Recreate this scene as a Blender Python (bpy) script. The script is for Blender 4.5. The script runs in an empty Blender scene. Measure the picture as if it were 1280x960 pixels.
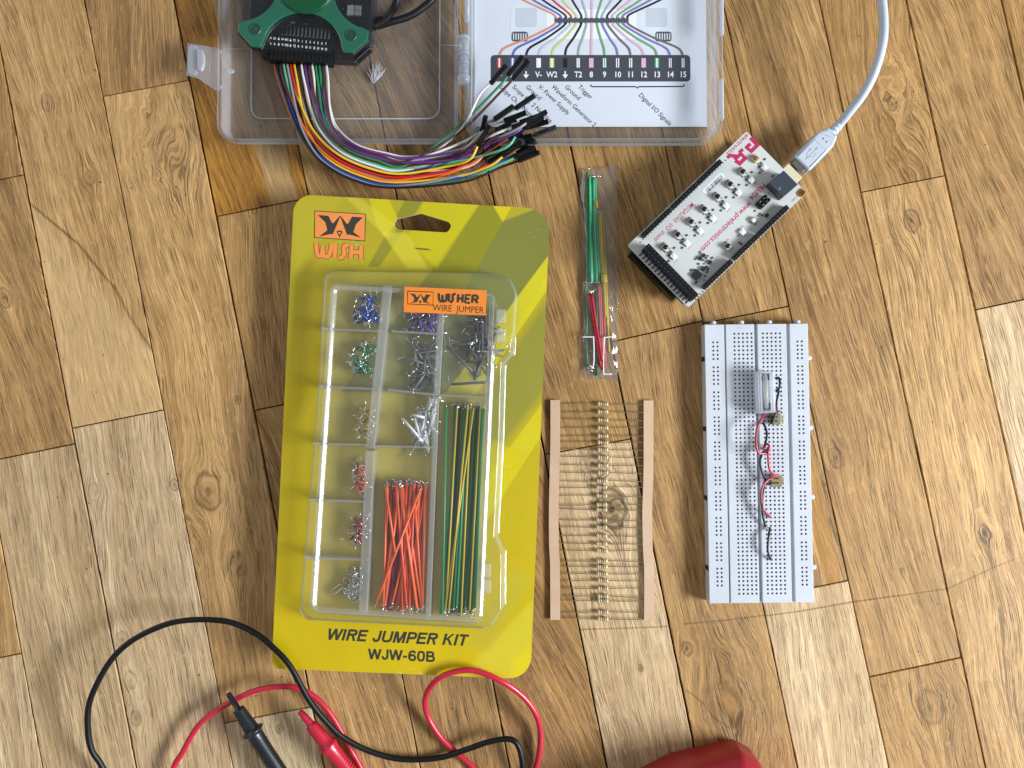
import bpy, bmesh, math, random
from mathutils import Vector, Matrix, noise
R = math.radians
rnd = random.Random(7)
scene = bpy.context.scene
COL = scene.collection
# ------------------------------------------------------------------ camera, world, lamps
FPX, H, TILT = 974.0, 480.0, R(1.7)          # focal length in photo pixels, height in mm, tilt
cd = bpy.data.cameras.new('camera'); cam = bpy.data.objects.new('camera', cd); COL.objects.link(cam)
cd.sensor_width = 36.0; cd.lens = FPX / 1280 * 36.0; cd.clip_start = 0.01; cd.clip_end = 50
cam.location = (0, 0, H * .001); cam.rotation_euler = (TILT, 0, 0)
scene.camera = cam
w = bpy.data.worlds.new('World'); scene.world = w; w.use_nodes = True
bg = w.node_tree.nodes['Background']; bg.inputs[0].default_value = (0.90, 0.94, 1.0, 1); bg.inputs[1].default_value = 0.31

def lamp(name, loc, target, sx, sy, power, color):
    l = bpy.data.lights.new(name, 'AREA'); l.shape = 'RECTANGLE'; l.size = sx; l.size_y = sy
    l.energy = power; l.color = color
    o = bpy.data.objects.new(name, l); COL.objects.link(o); o.location = loc
    d = Vector(target) - Vector(loc)
    o.rotation_euler = d.to_track_quat('-Z', 'Y').to_euler()
    return o
lamp('window_light', (1.85, -0.40, 0.98), (0, 0, 0), 0.95, 0.42, 86.0, (0.91, 0.955, 1.0))
lamp('room_light', (-1.9, 1.0, 1.15), (0, 0, 0), 1.5, 1.2, 12.0, (1.0, 0.97, 0.93))
vs = scene.view_settings
vs.view_transform = 'Standard'; vs.look = 'None'; vs.exposure = 0.0; vs.gamma = 1.0
scene.cycles.transparent_max_bounces = 32; scene.cycles.max_bounces = 10
scene.cycles.transmission_bounces = 8; scene.cycles.glossy_bounces = 5
scene.cycles.caustics_reflective = False; scene.cycles.caustics_refractive = False
scene.cycles.sample_clamp_indirect = 4.0

# ------------------------------------------------------------------ geometry helpers (all lengths in mm)
_c, _s = math.cos(TILT), math.sin(TILT)
def P(px, py, z=0.0):
    "point of the place at height z (mm) that the photograph shows at pixel px, py"
    dx, dy = (px - 640.0) / FPX, (480.0 - py) / FPX
    # camera ray (dx, dy, -1) turned by the tilt about x
    y = dy * _c + _s; zz = dy * _s - _c
    t = (z - H) / zz
    return Vector((dx * t, y * t, z))

class Frame:
    def __init__(s, px, py, z=0.0, deg=0.0, zref=None):
        o = P(px, py, z if zref is None else zref); s.o = Vector((o.x, o.y, z)); s.a = R(deg)
    def L(s, px, py, z=0.0):
        "pixel seen at height z above the frame's base -> local mm"
        p = P(px, py, s.o.z + z) - s.o
        c, d = math.cos(-s.a), math.sin(-s.a)
        return Vector((p.x * c - p.y * d, p.x * d + p.y * c, z))
    def L2(s, px, py, z=0.0):
        v = s.L(px, py, z); return (v.x, v.y)
    def empty(s, name, label, cat, group=None):
        o = bpy.data.objects.new(name, None); COL.objects.link(o)
        o.empty_display_size = 0.02
        o.location = s.o * .001; o.rotation_euler = (0, 0, s.a)
        return tag(o, label, cat, group)
def crop(ox, oy, sc):
    return lambda x, y: (ox + x / sc, oy + y / sc)
def tag(o, label=None, cat=None, group=None, kind=None):
    if label: o['label'] = label
    if cat: o['category'] = cat
    if group: o['group'] = group
    if kind: o['kind'] = kind
    return o

def roundpoly(pts, rad, n=5):
    "round the corners of a polygon"
    out = []; m = len(pts)
    if not hasattr(rad, '__len__'): rad = [rad] * m
    for i in range(m):
        p = Vector(pts[i]); a = Vector(pts[i - 1]); b = Vector(pts[(i + 1) % m])
        u = (a - p); v = (b - p); lu, lv = u.length, v.length; u /= lu; v /= lv
        ang = math.acos(max(-1, min(1, u.dot(v)))); r = rad[i]
        if r <= 0 or ang > 3.1: out.append((p.x, p.y)); continue
        d = min(r / math.tan(ang / 2), lu * .49, lv * .49); r = d * math.tan(ang / 2)
        c = p + (u + v).normalized() * (r / math.sin(ang / 2))
        s = p + u * d; e = p + v * d
        a0 = math.atan2(s.y - c.y, s.x - c.x); a1 = math.atan2(e.y - c.y, e.x - c.x)
        da = (a1 - a0 + math.pi) % (2 * math.pi) - math.pi
        for k in range(n + 1):
            t = a0 + da * k / n; out.append((c.x + r * math.cos(t), c.y + r * math.sin(t)))
    return out
def area(p): return sum(p[i - 1][0] * p[i][1] - p[i][0] * p[i - 1][1] for i in range(len(p))) / 2
def ccw(p): return list(p) if area(p) > 0 else list(p)[::-1]
def inset(p, d):
    out = []; m = len(p)
    for i in range(m):
        a = Vector(p[i - 1]); b = Vector(p[i]); c = Vector(p[(i + 1) % m])
        e1 = (b - a); e2 = (c - b)
        if e1.length < 1e-9 or e2.length < 1e-9: out.append(tuple(b)); continue
        n1 = Vector((-e1.y, e1.x)).normalized(); n2 = Vector((-e2.y, e2.x)).normalized()
        n = n1 + n2
        n = n / max(.3, n.length_squared) * 2 if n.length_squared > 1e-6 else n1
        out.append((b.x + n.x * d * 1.0, b.y + n.y * d * 1.0))
    return out
def rect(x0, y0, x1, y1): return [(x0, y0), (x1, y0), (x1, y1), (x0, y1)]
def spline(pts, n=8, closed=False):
    P_ = [Vector(p) for p in pts]; out = []; m = len(P_)
    for i in range(m if closed else m - 1):
        p0 = P_[i - 1] if (i or closed) else P_[0] * 2 - P_[1]
        p1 = P_[i]; p2 = P_[(i + 1) % m]
        p3 = P_[(i + 2) % m] if (closed or i + 2 < m) else p2 * 2 - p1
        # centripetal
        for k in range(n):
            t = k / n
            out.append(.5 * ((2 * p1) + (p2 - p0) * t + (2 * p0 - 5 * p1 + 4 * p2 - p3) * t * t + (3 * p1 - p0 - 3 * p2 + p3) * t ** 3))
    if not closed: out.append(P_[-1])
    return out

class MB:
    def __init__(s): s.v = []; s.f = []; s.mi = []; s.sm = []; s.m = 0; s.smooth = False
    def face(s, idx, m=None, sm=None):
        s.f.append(tuple(idx)); s.mi.append(s.m if m is None else m); s.sm.append(s.smooth if sm is None else sm)
    def add(s, vs):
        b = len(s.v); s.v += [tuple(x) for x in vs]; return b
    def prism(s, poly, z0, z1, ch=0.0, bot=True, steps=1, M=None, side_m=None):
        p = ccw(poly); n = len(p); rings = [[(x, y, z0) for x, y in p]]
        if ch > 0:
            for k in range(steps + 1):
                a = k / steps * math.pi / 2
                q = inset(p, ch * (1 - math.cos(a))); rings.append([(x, y, z1 - ch + ch * math.sin(a)) for x, y in q])
        else: rings.append([(x, y, z1) for x, y in p])
        s.rings(rings, cap0=bot, cap1=True, M=M, side_m=side_m)
    def rings(s, rings, cap0=True, cap1=True, closed_u=True, M=None, side_m=None, loop=False):
        n = len(rings[0])
        if M is not None: rings = [[M @ Vector(v) for v in r] for r in rings]
        bs = [s.add(r) for r in rings]
        R_ = len(rings)
        for k in range(R_ if loop else R_ - 1):
            a = bs[k]; b = bs[(k + 1) % R_]
            for i in range(n if closed_u else n - 1):
                j = (i + 1) % n
                s.face((a + i, a + j, b + j, b + i), m=side_m)
        if not loop:
            if cap0: s.face([bs[0] + i for i in range(n)][::-1], sm=False)
            if cap1: s.face([bs[-1] + i for i in range(n)], sm=False)
    def box(s, x0, y0, z0, x1, y1, z1, ch=0.0, M=None):
        s.prism(rect(min(x0, x1), min(y0, y1), max(x0, x1), max(y0, y1)), z0, z1, ch, M=M)
    def tube(s, pts, r, sides=8, caps=True, closed=False, rad=None):
        pts = [Vector(p) for p in pts]; n = len(pts); up = Vector((0, 0, 1)); rr = []
        prev = None
        for i in range(n):
            a = pts[i - 1] if (i or closed) else pts[0]; b = pts[(i + 1) % n] if (i < n - 1 or closed) else pts[-1]
            t = (b - a)
            t = t.normalized() if t.length > 1e-9 else Vector((1, 0, 0))
            if prev is None:
                x = t.cross(up); x = x.normalized() if x.length > 1e-3 else Vector((1, 0, 0))
            else:
                x = prev - t * prev.dot(t); x.normalize()
            prev = x; y = x.cross(t)
            q = r if rad is None else rad[i]
            rr.append([pts[i] + (x * math.cos(k * 2 * math.pi / sides) + y * math.sin(k * 2 * math.pi / sides)) * q for k in range(sides)])
        o = s.smooth; s.smooth = True
        s.rings(rr, cap0=caps and not closed, cap1=caps and not closed, loop=closed); s.smooth = o
    def lathe(s, prof, M=None, n=20, cap0=True, cap1=True, sm=True):
        "prof: (radius, height) along local z"
        rr = [[(r * math.cos(2 * math.pi * k / n), r * math.sin(2 * math.pi * k / n), z) for k in range(n)] for r, z in prof]
        o = s.smooth; s.smooth = sm; s.rings(rr, cap0, cap1, M=M); s.smooth = o
    def sheet(s, poly, z): b = s.add([(x, y, z) for x, y in ccw(poly)]); s.face(range(b, b + len(poly)))
    def ribbon(s, pts, wd, z):
        pts = [Vector((p[0], p[1])) for p in pts]; n = len(pts); L_ = []
        for i in range(n):
            t = pts[min(i + 1, n - 1)] - pts[max(i - 1, 0)]; t.normalize(); q = Vector((-t.y, t.x)) * wd / 2
            L_ += [(*(pts[i] + q), z), (*(pts[i] - q), z)]
        b = s.add(L_)
        for i in range(n - 1): s.face((b + 2 * i + 1, b + 2 * i + 3, b + 2 * i + 2, b + 2 * i))
    def build(s, name, mats, parent=None, label=None, cat=None, group=None, kind=None):
        me = bpy.data.meshes.new(name)
        me.from_pydata([(x * .001, y * .001, z * .001) for x, y, z in s.v], [], s.f)
        if not isinstance(mats, (list, tuple)): mats = [mats]
        for m in mats: me.materials.append(m)
        me.polygons.foreach_set('material_index', s.mi); me.polygons.foreach_set('use_smooth', s.sm)
        me.update()
        o = bpy.data.objects.new(name, me); COL.objects.link(o)
        if parent: o.parent = parent
        return tag(o, label, cat, group, kind)
def dup(o, parent=None, loc=None, rot=None):
    c = o.copy(); COL.objects.link(c); c.parent = parent
    if loc is not None: c.location = Vector(loc) * .001
    if rot is not None: c.rotation_euler = rot
    for ch in o.children: dup(ch, c)
    return c

_font = {}
def text(s, size, x, y, z, mat, parent, deg=0.0, name='lettering', shear=0.0, bold=0.0, sx=1.0, align='CENTER', spacing=1.0, word=1.0):
    cu = bpy.data.curves.new('t', 'FONT'); cu.body = s; cu.size = 1.0; cu.resolution_u = 2
    cu.align_x = align; cu.align_y = 'CENTER'; cu.shear = shear; cu.offset = bold; cu.space_character = spacing; cu.space_word = word
    o = bpy.data.objects.new('t', cu); me = bpy.data.meshes.new_from_object(o)
    bpy.data.objects.remove(o); bpy.data.curves.remove(cu)
    k = size * .001
    me.transform(Matrix.Translation(Vector((x, y, z)) * .001) @ Matrix.Rotation(R(deg), 4, 'Z') @ Matrix.Diagonal((k * sx, k, k, 1)))
    me.materials.clear(); me.materials.append(mat); me.name = name
    t = bpy.data.objects.new(name, me); COL.objects.link(t); t.parent = parent
    return t

# ------------------------------------------------------------------ materials
def lin(c):
    if isinstance(c, str): c = tuple(int(c[i:i + 2], 16) for i in (0, 2, 4))
    return tuple((v / 255 / 12.92 if v / 255 <= .04045 else ((v / 255 + .055) / 1.055) ** 2.4) for v in c) + (1.0,)
class NT:
    "small node-tree writer"
    def __init__(s, name):
        s.mat = bpy.data.materials.new(name); s.mat.use_nodes = True; s.t = s.mat.node_tree
        s.bsdf = s.t.nodes['Principled BSDF']; s.out = s.t.nodes['Material Output']
    def n(s, typ, **kw):
        nd = s.t.nodes.new(typ)
        for k, v in kw.items():
            if k.startswith('i'): s.set(nd.inputs[int(k[1:])], v)
            else: setattr(nd, k, v)
        return nd
    def set(s, inp, v):
        if hasattr(v, 'links') or isinstance(v, bpy.types.NodeSocket): s.t.links.new(v, inp)
        else: inp.default_value = v
    def m(s, op, a, b=0.0, c=0.0, clamp=False):
        nd = s.n('ShaderNodeMath', operation=op, use_clamp=clamp)
        s.set(nd.inputs[0], a); s.set(nd.inputs[1], b); s.set(nd.inputs[2], c); return nd.outputs[0]
    def mix(s, f, a, b, blend='MIX'):
        nd = s.n('ShaderNodeMix', data_type='RGBA', blend_type=blend)
        s.set(nd.inputs[0], f); s.set(nd.inputs[6], a); s.set(nd.inputs[7], b); return nd.outputs[2]
    def ramp(s, f, stops):
        nd = s.n('ShaderNodeValToRGB'); e = nd.color_ramp.elements
        e[0].position, e[0].color = stops[0][0], stops[0][1]; e[1].position, e[1].color = stops[-1][0], stops[-1][1]
        for p_, c_ in stops[1:-1]: x = e.new(p_); x.color = c_
        s.set(nd.inputs[0], f); return nd.outputs[0]
    def noise(s, vec, scale, detail=2.0, rough=.5, dist=0.0):
        nd = s.n('ShaderNodeTexNoise'); s.set(nd.inputs['Vector'], vec); nd.inputs['Scale'].default_value = scale
        nd.inputs['Detail'].default_value = detail; nd.inputs['Roughness'].default_value = rough; nd.inputs['Distortion'].default_value = dist
        return nd.outputs[0]
    def maprange(s, v, a, b, c, d):
        nd = s.n('ShaderNodeMapRange'); s.set(nd.inputs[0], v)
        for i, q in enumerate((a, b, c, d)): nd.inputs[i + 1].default_value = q
        return nd.outputs[0]
    def bump(s, h, dist, strength=1.0):
        nd = s.n('ShaderNodeBump'); s.set(nd.inputs['Height'], h); nd.inputs['Distance'].default_value = dist
        nd.inputs['Strength'].default_value = strength; s.t.links.new(nd.outputs[0], s.bsdf.inputs['Normal'])
_mc = {}
def mat(name, col, rough=.5, metal=0.0, var=.08, vscale=60, coat=0.0, bump=0.0, bscale=900, spec=.5, sub=0.0):
    if name in _mc: return _mc[name]
    t = NT(name); b = t.bsdf; c = lin(col)
    tc = t.n('ShaderNodeTexCoord').outputs['Object']
    f = t.noise(tc, vscale, 3.0)
    dark = tuple(v * (1 - 2 * var) for v in c[:3]) + (1,); lite = tuple(min(1, v * (1 + 1.2 * var) + .3 * var * .05) for v in c[:3]) + (1,)
    t.set(b.inputs['Base Color'], t.ramp(f, [(.3, dark), (.7, lite)]))
    b.inputs['Roughness'].default_value = rough; b.inputs['Metallic'].default_value = metal
    b.inputs['Coat Weight'].default_value = coat; b.inputs['Coat Roughness'].default_value = .15
    b.inputs['Specular IOR Level'].default_value = spec
    if sub: b.inputs['Subsurface Weight'].default_value = sub; b.inputs['Subsurface Radius'].default_value = (.002, .002, .002)
    if bump: t.bump(t.noise(tc, bscale, 2.0), bump * .001)
    _mc[name] = t.mat; return t.mat
def clear(name, veil=.08, edge=.6, tint=(1, 1, 1), white=(.85, .9, .95), rough=.08, gl=.35, power=3.0, bumpd=0.0, bumps=120):
    "thin clear or frosted plastic: part lets light through, part scatters, sheen grows towards grazing angles"
    if name in _mc: return _mc[name]
    t = NT(name); t.t.nodes.remove(t.bsdf)
    geo = t.n('ShaderNodeLayerWeight'); geo.inputs[0].default_value = .5
    fac = t.m('POWER', geo.outputs['Facing'], power)
    tr = t.n('ShaderNodeBsdfTransparent'); tr.inputs[0].default_value = (*tint, 1)
    di = t.n('ShaderNodeBsdfDiffuse'); di.inputs[0].default_value = (*white, 1)
    tl = t.n('ShaderNodeBsdfTranslucent'); tl.inputs[0].default_value = (*white, 1)
    m0 = t.n('ShaderNodeMixShader'); m0.inputs[0].default_value = .4
    t.t.links.new(di.outputs[0], m0.inputs[1]); t.t.links.new(tl.outputs[0], m0.inputs[2])
    tc = t.n('ShaderNodeTexCoord').outputs['Object']
    nz = t.noise(tc, 25, 3.0)
    vl = t.m('MULTIPLY_ADD', fac, edge, t.m('MULTIPLY', veil, t.m('MULTIPLY_ADD', nz, .8, .6)), clamp=True)
    m1 = t.n('ShaderNodeMixShader'); t.set(m1.inputs[0], vl)
    t.t.links.new(tr.outputs[0], m1.inputs[1]); t.t.links.new(m0.outputs[0], m1.inputs[2])
    gs = t.n('ShaderNodeBsdfGlossy'); gs.inputs['Roughness'].default_value = rough
    fr = t.m('MULTIPLY_ADD', t.m('POWER', geo.outputs['Facing'], 5.0), .93, .045)
    if bumpd:
        bp = t.n('ShaderNodeBump'); t.set(bp.inputs['Height'], t.noise(tc, bumps, 2.0, .5, .6)); bp.inputs['Distance'].default_value = bumpd * .001
        t.t.links.new(bp.outputs[0], gs.inputs['Normal'])
    m2 = t.n('ShaderNodeMixShader'); t.set(m2.inputs[0], t.m('MULTIPLY', fr, gl * 2.4, clamp=True))
    t.t.links.new(m1.outputs[0], m2.inputs[1]); t.t.links.new(gs.outputs[0], m2.inputs[2])
    t.t.links.new(m2.outputs[0], t.out.inputs[0])
    _mc[name] = t.mat; return t.mat
# ------------------------------------------------------------------ the floor: a subfloor and its planks
def wood(name, light, dark, grain=0.0, seed=0.0, knots=(), streak=1.0, cathedral=.5, pores=1.0, patch=None, cracks=(), crw=.0007):
    """light/dark sRGB; grain = direction in degrees off +y (positive leans the top to the left);
    knots = (px, py, radius px, darkness); patch = (px0,py0,px1,py1,colour,width) a straight band of sapwood"""
    t = NT(name); b = t.bsdf
    tc = t.n('ShaderNodeTexCoord').outputs['Object']
    sp = t.n('ShaderNodeSeparateXYZ', i0=tc); X, Y = sp.outputs[0], sp.outputs[1]
    g = R(grain); c, s = math.cos(g), math.sin(g)
    U = t.m('ADD', t.m('MULTIPLY', X, c), t.m('MULTIPLY', Y, s))      # across the grain
    V = t.m('ADD', t.m('MULTIPLY', X, -s), t.m('MULTIPLY', Y, c))     # along it
    def vec(fu, fv, sd, u=None):
        cb = t.n('ShaderNodeCombineXYZ'); t.set(cb.inputs[0], t.m('MULTIPLY', U if u is None else u, fu)); t.set(cb.inputs[1], t.m('MULTIPLY', V, fv)); cb.inputs[2].default_value = sd
        return cb.outputs[0]
    w1 = t.noise(vec(14, 5, seed), 1.0, 2.0)
    w2 = t.noise(vec(90, 26, seed + 3), 1.0, 2.0)
    Uw = t.m('ADD', t.m('ADD', U, t.m('MULTIPLY', t.m('SUBTRACT', w1, .5), .040 * cathedral + .006)), t.m('MULTIPLY', t.m('SUBTRACT', w2, .5), .0022))
    kmask = None
    for (kx, ky, kr, kd) in knots:
        p = P(kx, ky, 0) * .001; r = kr / 2030.0
        du = t.m('SUBTRACT', U, p.x * c + p.y * s); dv = t.m('SUBTRACT', V, -p.x * s + p.y * c)
        d2 = t.m('ADD', t.m('MULTIPLY', t.m('POWER', t.m('ABSOLUTE', du), 2), 1 / (r * r)), t.m('MULTIPLY', t.m('POWER', t.m('ABSOLUTE', dv), 2), 1 / (2.2 * r * r)))
        nz = t.noise(vec(1 / r, .8 / r, seed + kx), 1.0, 2.0)
        d2 = t.m('MULTIPLY', d2, t.m('ADD', .45, t.m('MULTIPLY', nz, 1.1)))
        e = t.m('EXPONENT', t.m('MULTIPLY', d2, -.16))
        Uw = t.m('SUBTRACT', Uw, t.m('MULTIPLY', t.m('MULTIPLY', du, e), .93))
        core = t.m('EXPONENT', t.m('MULTIPLY', d2, -1.6)); ring = t.m('EXPONENT', t.m('MULTIPLY', t.m('POWER', t.m('ABSOLUTE', t.m('SUBTRACT', t.m('SQRT', d2), 1.15)), 2), -26.0))
        k = t.m('ADD', t.m('MULTIPLY', core, kd * .95), t.m('MULTIPLY', ring, kd * .8), clamp=True)
        rings_ = t.m('MULTIPLY_ADD', t.m('SINE', t.m('MULTIPLY', t.m('SQRT', d2), 11.0)), .22, .8)
        k = t.m('MULTIPLY', k, rings_)
        kmask = k if kmask is None else t.m('MAXIMUM', kmask, k)
    L_, D_ = lin(light), lin(dark)
    L_ = (L_[0] * 1.36, L_[1] * 1.42, L_[2] * 1.56, 1); D_ = (D_[0] * 1.36, D_[1] * 1.44, D_[2] * 1.60, 1)
    broad = t.noise(vec(80 * streak, 3.2, seed + 5, Uw), 1.0, 3.0, .55)
    mid = t.noise(vec(420, 9, seed + 9, Uw), 1.0, 3.0, .6)
    fine = t.noise(vec(2100, 60, seed + 11, Uw), 1.0, 2.0, .6)
    blot = t.noise(tc, 22.0, 4.0, .55); 
    worn = t.noise(tc, 6.0, 3.0, .5)
    f = t.m('ADD', t.m('ADD', t.m('MULTIPLY', broad, .62), t.m('MULTIPLY', mid, .40)), t.m('MULTIPLY', blot, .22))
    f = t.maprange(f, .38, .82, 0, 1)
    col = t.mix(f, D_, L_)
    # year-ring arcs
    arc = t.m('SINE', t.m('MULTIPLY', t.m('ADD', Uw, t.m('MULTIPLY', broad, .010)), 1150.0))
    arc = t.m('MULTIPLY', t.maprange(arc, .3, 1.0, 0, 1), .14)
    col = t.mix(arc, col, tuple(v * .62 for v in D_[:3]) + (1,))
    # fibre
    fi = t.m('MULTIPLY', t.maprange(fine, .32, .68, .70, 1.24), t.maprange(mid, .3, .7, .88, 1.10))
    cb = t.n('ShaderNodeCombineColor'); [t.set(cb.inputs[i], fi) for i in range(3)]
    col = t.mix(1.0, col, cb.outputs[0], 'MULTIPLY')
    # open pores: short dark dashes, denser on some rings
    p1 = t.noise(vec(2500, 52, seed + 17, Uw), 1.0, 1.5, .5)
    dens = t.m('MULTIPLY', t.m('SUBTRACT', t.noise(vec(130, 7, seed + 21, Uw), 1.0, 2.0), .5), .30)
    pore = t.maprange(t.m('ADD', p1, dens), .55, .66, 0, 1)
    p2 = t.noise(vec(1300, 34, seed + 27, Uw), 1.0, 2.0, .6)
    pore2 = t.maprange(t.m('ADD', p2, dens), .68, .78, 0, 1)
    por = t.m('MULTIPLY', t.m('MAXIMUM', pore, pore2), .72 * pores)
    col = t.mix(por, col, tuple(v * .36 for v in D_[:3]) + (1,))
    # pale medullary flecks
    fl = t.maprange(t.noise(vec(420, 150, seed + 31), 1.0, 2.0, .5), .60, .72, 0, .30)
    col = t.mix(fl, col, tuple(min(1, v * 1.25) for v in L_[:3]) + (1,))
    if patch:
        x0, y0, x1, y1, pc, wd = patch
        a = P(x0, y0) * .001; e = P(x1, y1) * .001; d = (e - a).normalized(); nx, ny = -d.y, d.x
        dist = t.m('ADD', t.m('ADD', t.m('MULTIPLY', X, nx), t.m('MULTIPLY', Y, ny)), -(a.x * nx + a.y * ny))
        dist = t.m('ADD', dist, t.m('MULTIPLY', t.m('SUBTRACT', w2, .5), .006))
        msk = t.m('SUBTRACT', 1.0, t.maprange(t.m('ABSOLUTE', dist), wd / 2030 * .45, wd / 2030 * .55, 0, 1))
        col = t.mix(t.m('MULTIPLY', msk, .65), col, t.mix(1.0, cb.outputs[0], lin(pc), 'MULTIPLY'))
    # grime and wear
    gr = t.maprange(worn, .35, .7, .88, 1.07); cb2 = t.n('ShaderNodeCombineColor'); t.set(cb2.inputs[0], gr); t.set(cb2.inputs[1], gr); t.set(cb2.inputs[2], t.m('MULTIPLY_ADD', gr, .8, .2))
    col = t.mix(1.0, col, cb2.outputs[0], 'MULTIPLY')
    spk = t.maprange(t.noise(tc, 260.0, 1.0, .5), .775, .80, 0, .7)
    col = t.mix(spk, col, lin('3A2A1C'))
    for ck in cracks:       # a crack or scratch as a chain of segments (px)
        tot = None
        for (x0, y0), (x1, y1) in zip(ck[:-1], ck[1:]):
            a = P(x0, y0) * .001; e = P(x1, y1) * .001; d = e - a; ln = d.length; d /= ln
            ax = t.m('SUBTRACT', X, a.x); ay = t.m('SUBTRACT', Y, a.y)
            al = t.m('ADD', t.m('MULTIPLY', ax, d.x), t.m('MULTIPLY', ay, d.y))
            al = t.m('MINIMUM', t.m('MAXIMUM', al, 0), ln)
            ex = t.m('SUBTRACT', ax, t.m('MULTIPLY', al, d.x)); ey = t.m('SUBTRACT', ay, t.m('MULTIPLY', al, d.y))
            q = t.m('SQRT', t.m('ADD', t.m('MULTIPLY', ex, ex), t.m('MULTIPLY', ey, ey)))
            tot = q if tot is None else t.m('MINIMUM', tot, q)
        tot = t.m('ADD', tot, t.m('MULTIPLY', t.m('SUBTRACT', fine, .5), .0012))
        k = t.m('MULTIPLY', t.maprange(tot, .0001, crw, .75, 0), t.maprange(worn, .35, .65, .5, 1.0))
        col = t.mix(k, col, lin('4A3118'))
    if kmask is not None:
        kc = t.mix(t.maprange(fine, .3, .7, 0, 1), lin('2B1C10'), lin('5A3F24'))
        col = t.mix(t.m('MULTIPLY', kmask, 1.0, clamp=True), col, kc)
    t.set(b.inputs['Base Color'], col)
    t.set(b.inputs['Roughness'], t.maprange(mid, .3, .7, .40, .58))
    b.inputs['Specular IOR Level'].default_value = .32
    t.bump(t.m('ADD', t.m('MULTIPLY', fine, .35), t.m('MULTIPLY', por, -1.0)), .00030, .8)
    return t.mat

# seams in the photograph: x = a + b*y
SEAM = {-3: (-375, .165), -2: (-249, .172), -1: (-123.5, .184), 0: (-11.7, .1893), 1: (105, .194), 2: (217, .196), 3: (337, .196), 4: (447, .198), 5: (567, .20), 6: (675.5, .206), 7: (793, .2124),
        8: (903, .2167), 9: (1024, .2167), 10: (1133, .222), 11: (1252, .228), 12: (1366, .232), 13: (1482, .236), 14: (1600, .24), 15: (1716, .245)}
GAPW = {0: .9, 1: .55, 2: 1.0, 3: .6, 4: .7, 5: .8, 6: 1.0, 7: .6, 8: .55, 9: .7, 10: .9, 11: .6}
# cross joints: (column left seam) -> list of photo y on the left seam; joints rise to the right
def joint(k, yl, slope=-.19):
    a, b = SEAM[k]; xl = a + b * yl
    a2, b2 = SEAM[k + 1]; x2 = (a2 + b2 * (yl - slope * 0) ) ; 
    # intersection of the joint line with the right seam
    # x = a2 + b2*y ; y = yl + slope*(x - xl)
    y = (yl + slope * (a2 - xl)) / (1 - slope * b2); x = a2 + b2 * y
    return (xl, yl), (x, y)
Y0, Y1 = -520, 1500
JOINTS = {-3: [-100, 600], -2: [-100, 843], -1: [240, 577], 0: [-240, 535], 1: [120, 904], 2: [-160, 270, 513, 1120], 3: [-90, 620], 4: [-220, 1050], 5: [568], 6: [-60, 427, 1130],
          7: [404, 1290], 8: [-180, 846], 9: [240, 1150], 10: [387], 11: [-50, 700], 12: [300, 980], 13: [-100, 640], 14: [330, 1100]}
JOINTS[7] = [404, 747.5, 1290]
JSL = {8: -.208, 9: -.196, 10: -.21, 7: -.2, 5: -.178, 6: -.225, 2: -.195, 1: -.185, 0: -.197, -1: -.2}
# tone of each plank by (column, index from the top)
T = {
 'tan': ('C29A62', '8F6635'), 'brown': ('B28A54', '7C572E'), 'orange': ('A9762F', '623A10'), 'pale': ('D2B88C', 'A88A60'),
 'grey': ('BA9C6E', '8A6C44'), 'light': ('CCAE82', '9E7C50'), 'deep': ('AD834C', '74502A'),
 'mid': ('B48B53', '805B2E'), 'sand': ('C8A97A', '94734A'),
}
# columns are the strips between seam k and k+1
PL = {
 -3: ['tan', 'brown', 'tan'], -2: ['mid', 'tan', 'light'],
 -1: ['mid', 'brown', 'sand', 'light'], 0: ['tan', 'tan', 'tan'], 1: ['brown', 'mid', 'light'], 2: ['tan', 'orange', 'mid', 'tan', 'tan'],
 3: ['grey', 'brown', 'light'], 4: ['tan', 'mid', 'tan'], 5: ['mid', 'mid'], 6: ['tan', 'mid', 'brown', 'mid'], 7: ['mid', 'mid', 'brown', 'tan'],
 8: ['tan', 'brown', 'mid'], 9: ['mid', 'tan', 'sand'], 10: ['brown', 'light'], 11: ['tan', 'mid', 'tan'], 12: ['tan', 'mid', 'light'], 13: ['mid', 'tan', 'tan'], 14: ['tan', 'brown', 'tan'],
}
SPEC = {   # (column, index): grain degrees and extras, matched by hand to what the photograph shows there
 (-1, 0): (6, {}), (-1, 1): (20, {'knots': [(5, 372, 7, .7)]}), (-1, 2): (11, {'streak': .7}), (-1, 3): (8, {}),
 (0, 1): (16, {'knots': [(58, 128, 6, .5), (112, 222, 5, .5)], 'cracks': [[(37, 254), (62, 275), (98, 305), (122, 335), (145, 362), (160, 392), (178, 420), (192, 440)]], 'crw': .0014, 'patch': (-17, 299, 138, 485, 'DDB983', 138)}),
 (0, 2): (10, {'knots': [(218, 606, 4, .8), (118, 615, 6, .35), (153, 800, 6, .5), (163, 850, 6, .45), (170, 898, 5, .45)]}),
 (1, 0): (3, {'streak': .8}),
 (1, 1): (10, {'knots': [(222, 185, 16, .22), (260, 615, 13, .75), (297, 500, 3, .8), (296, 705, 9, .35)], 'cathedral': .9}),
 (1, 2): (12, {'knots': [(349, 911, 3, 1.0)], 'cathedral': .8}),
 (2, 1): (15, {'streak': .8, 'patch': (338, 190, 360, 262, 'C9A877', 36)}),
 (2, 2): (7, {'knots': [(317, 262, 3, .7)]}), (2, 3): (22, {}),
 (3, 1): (24, {'cathedral': .8}), (3, 0): (10, {}),
 (4, 1): (16, {'cathedral': 1.0}),
 (5, 0): (16, {'streak': .8}), (5, 1): (27, {'streak': 1.3}),
 (6, 1): (16, {'cathedral': .6}), (6, 2): (17, {}), (6, 0): (12, {}),
}
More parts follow.
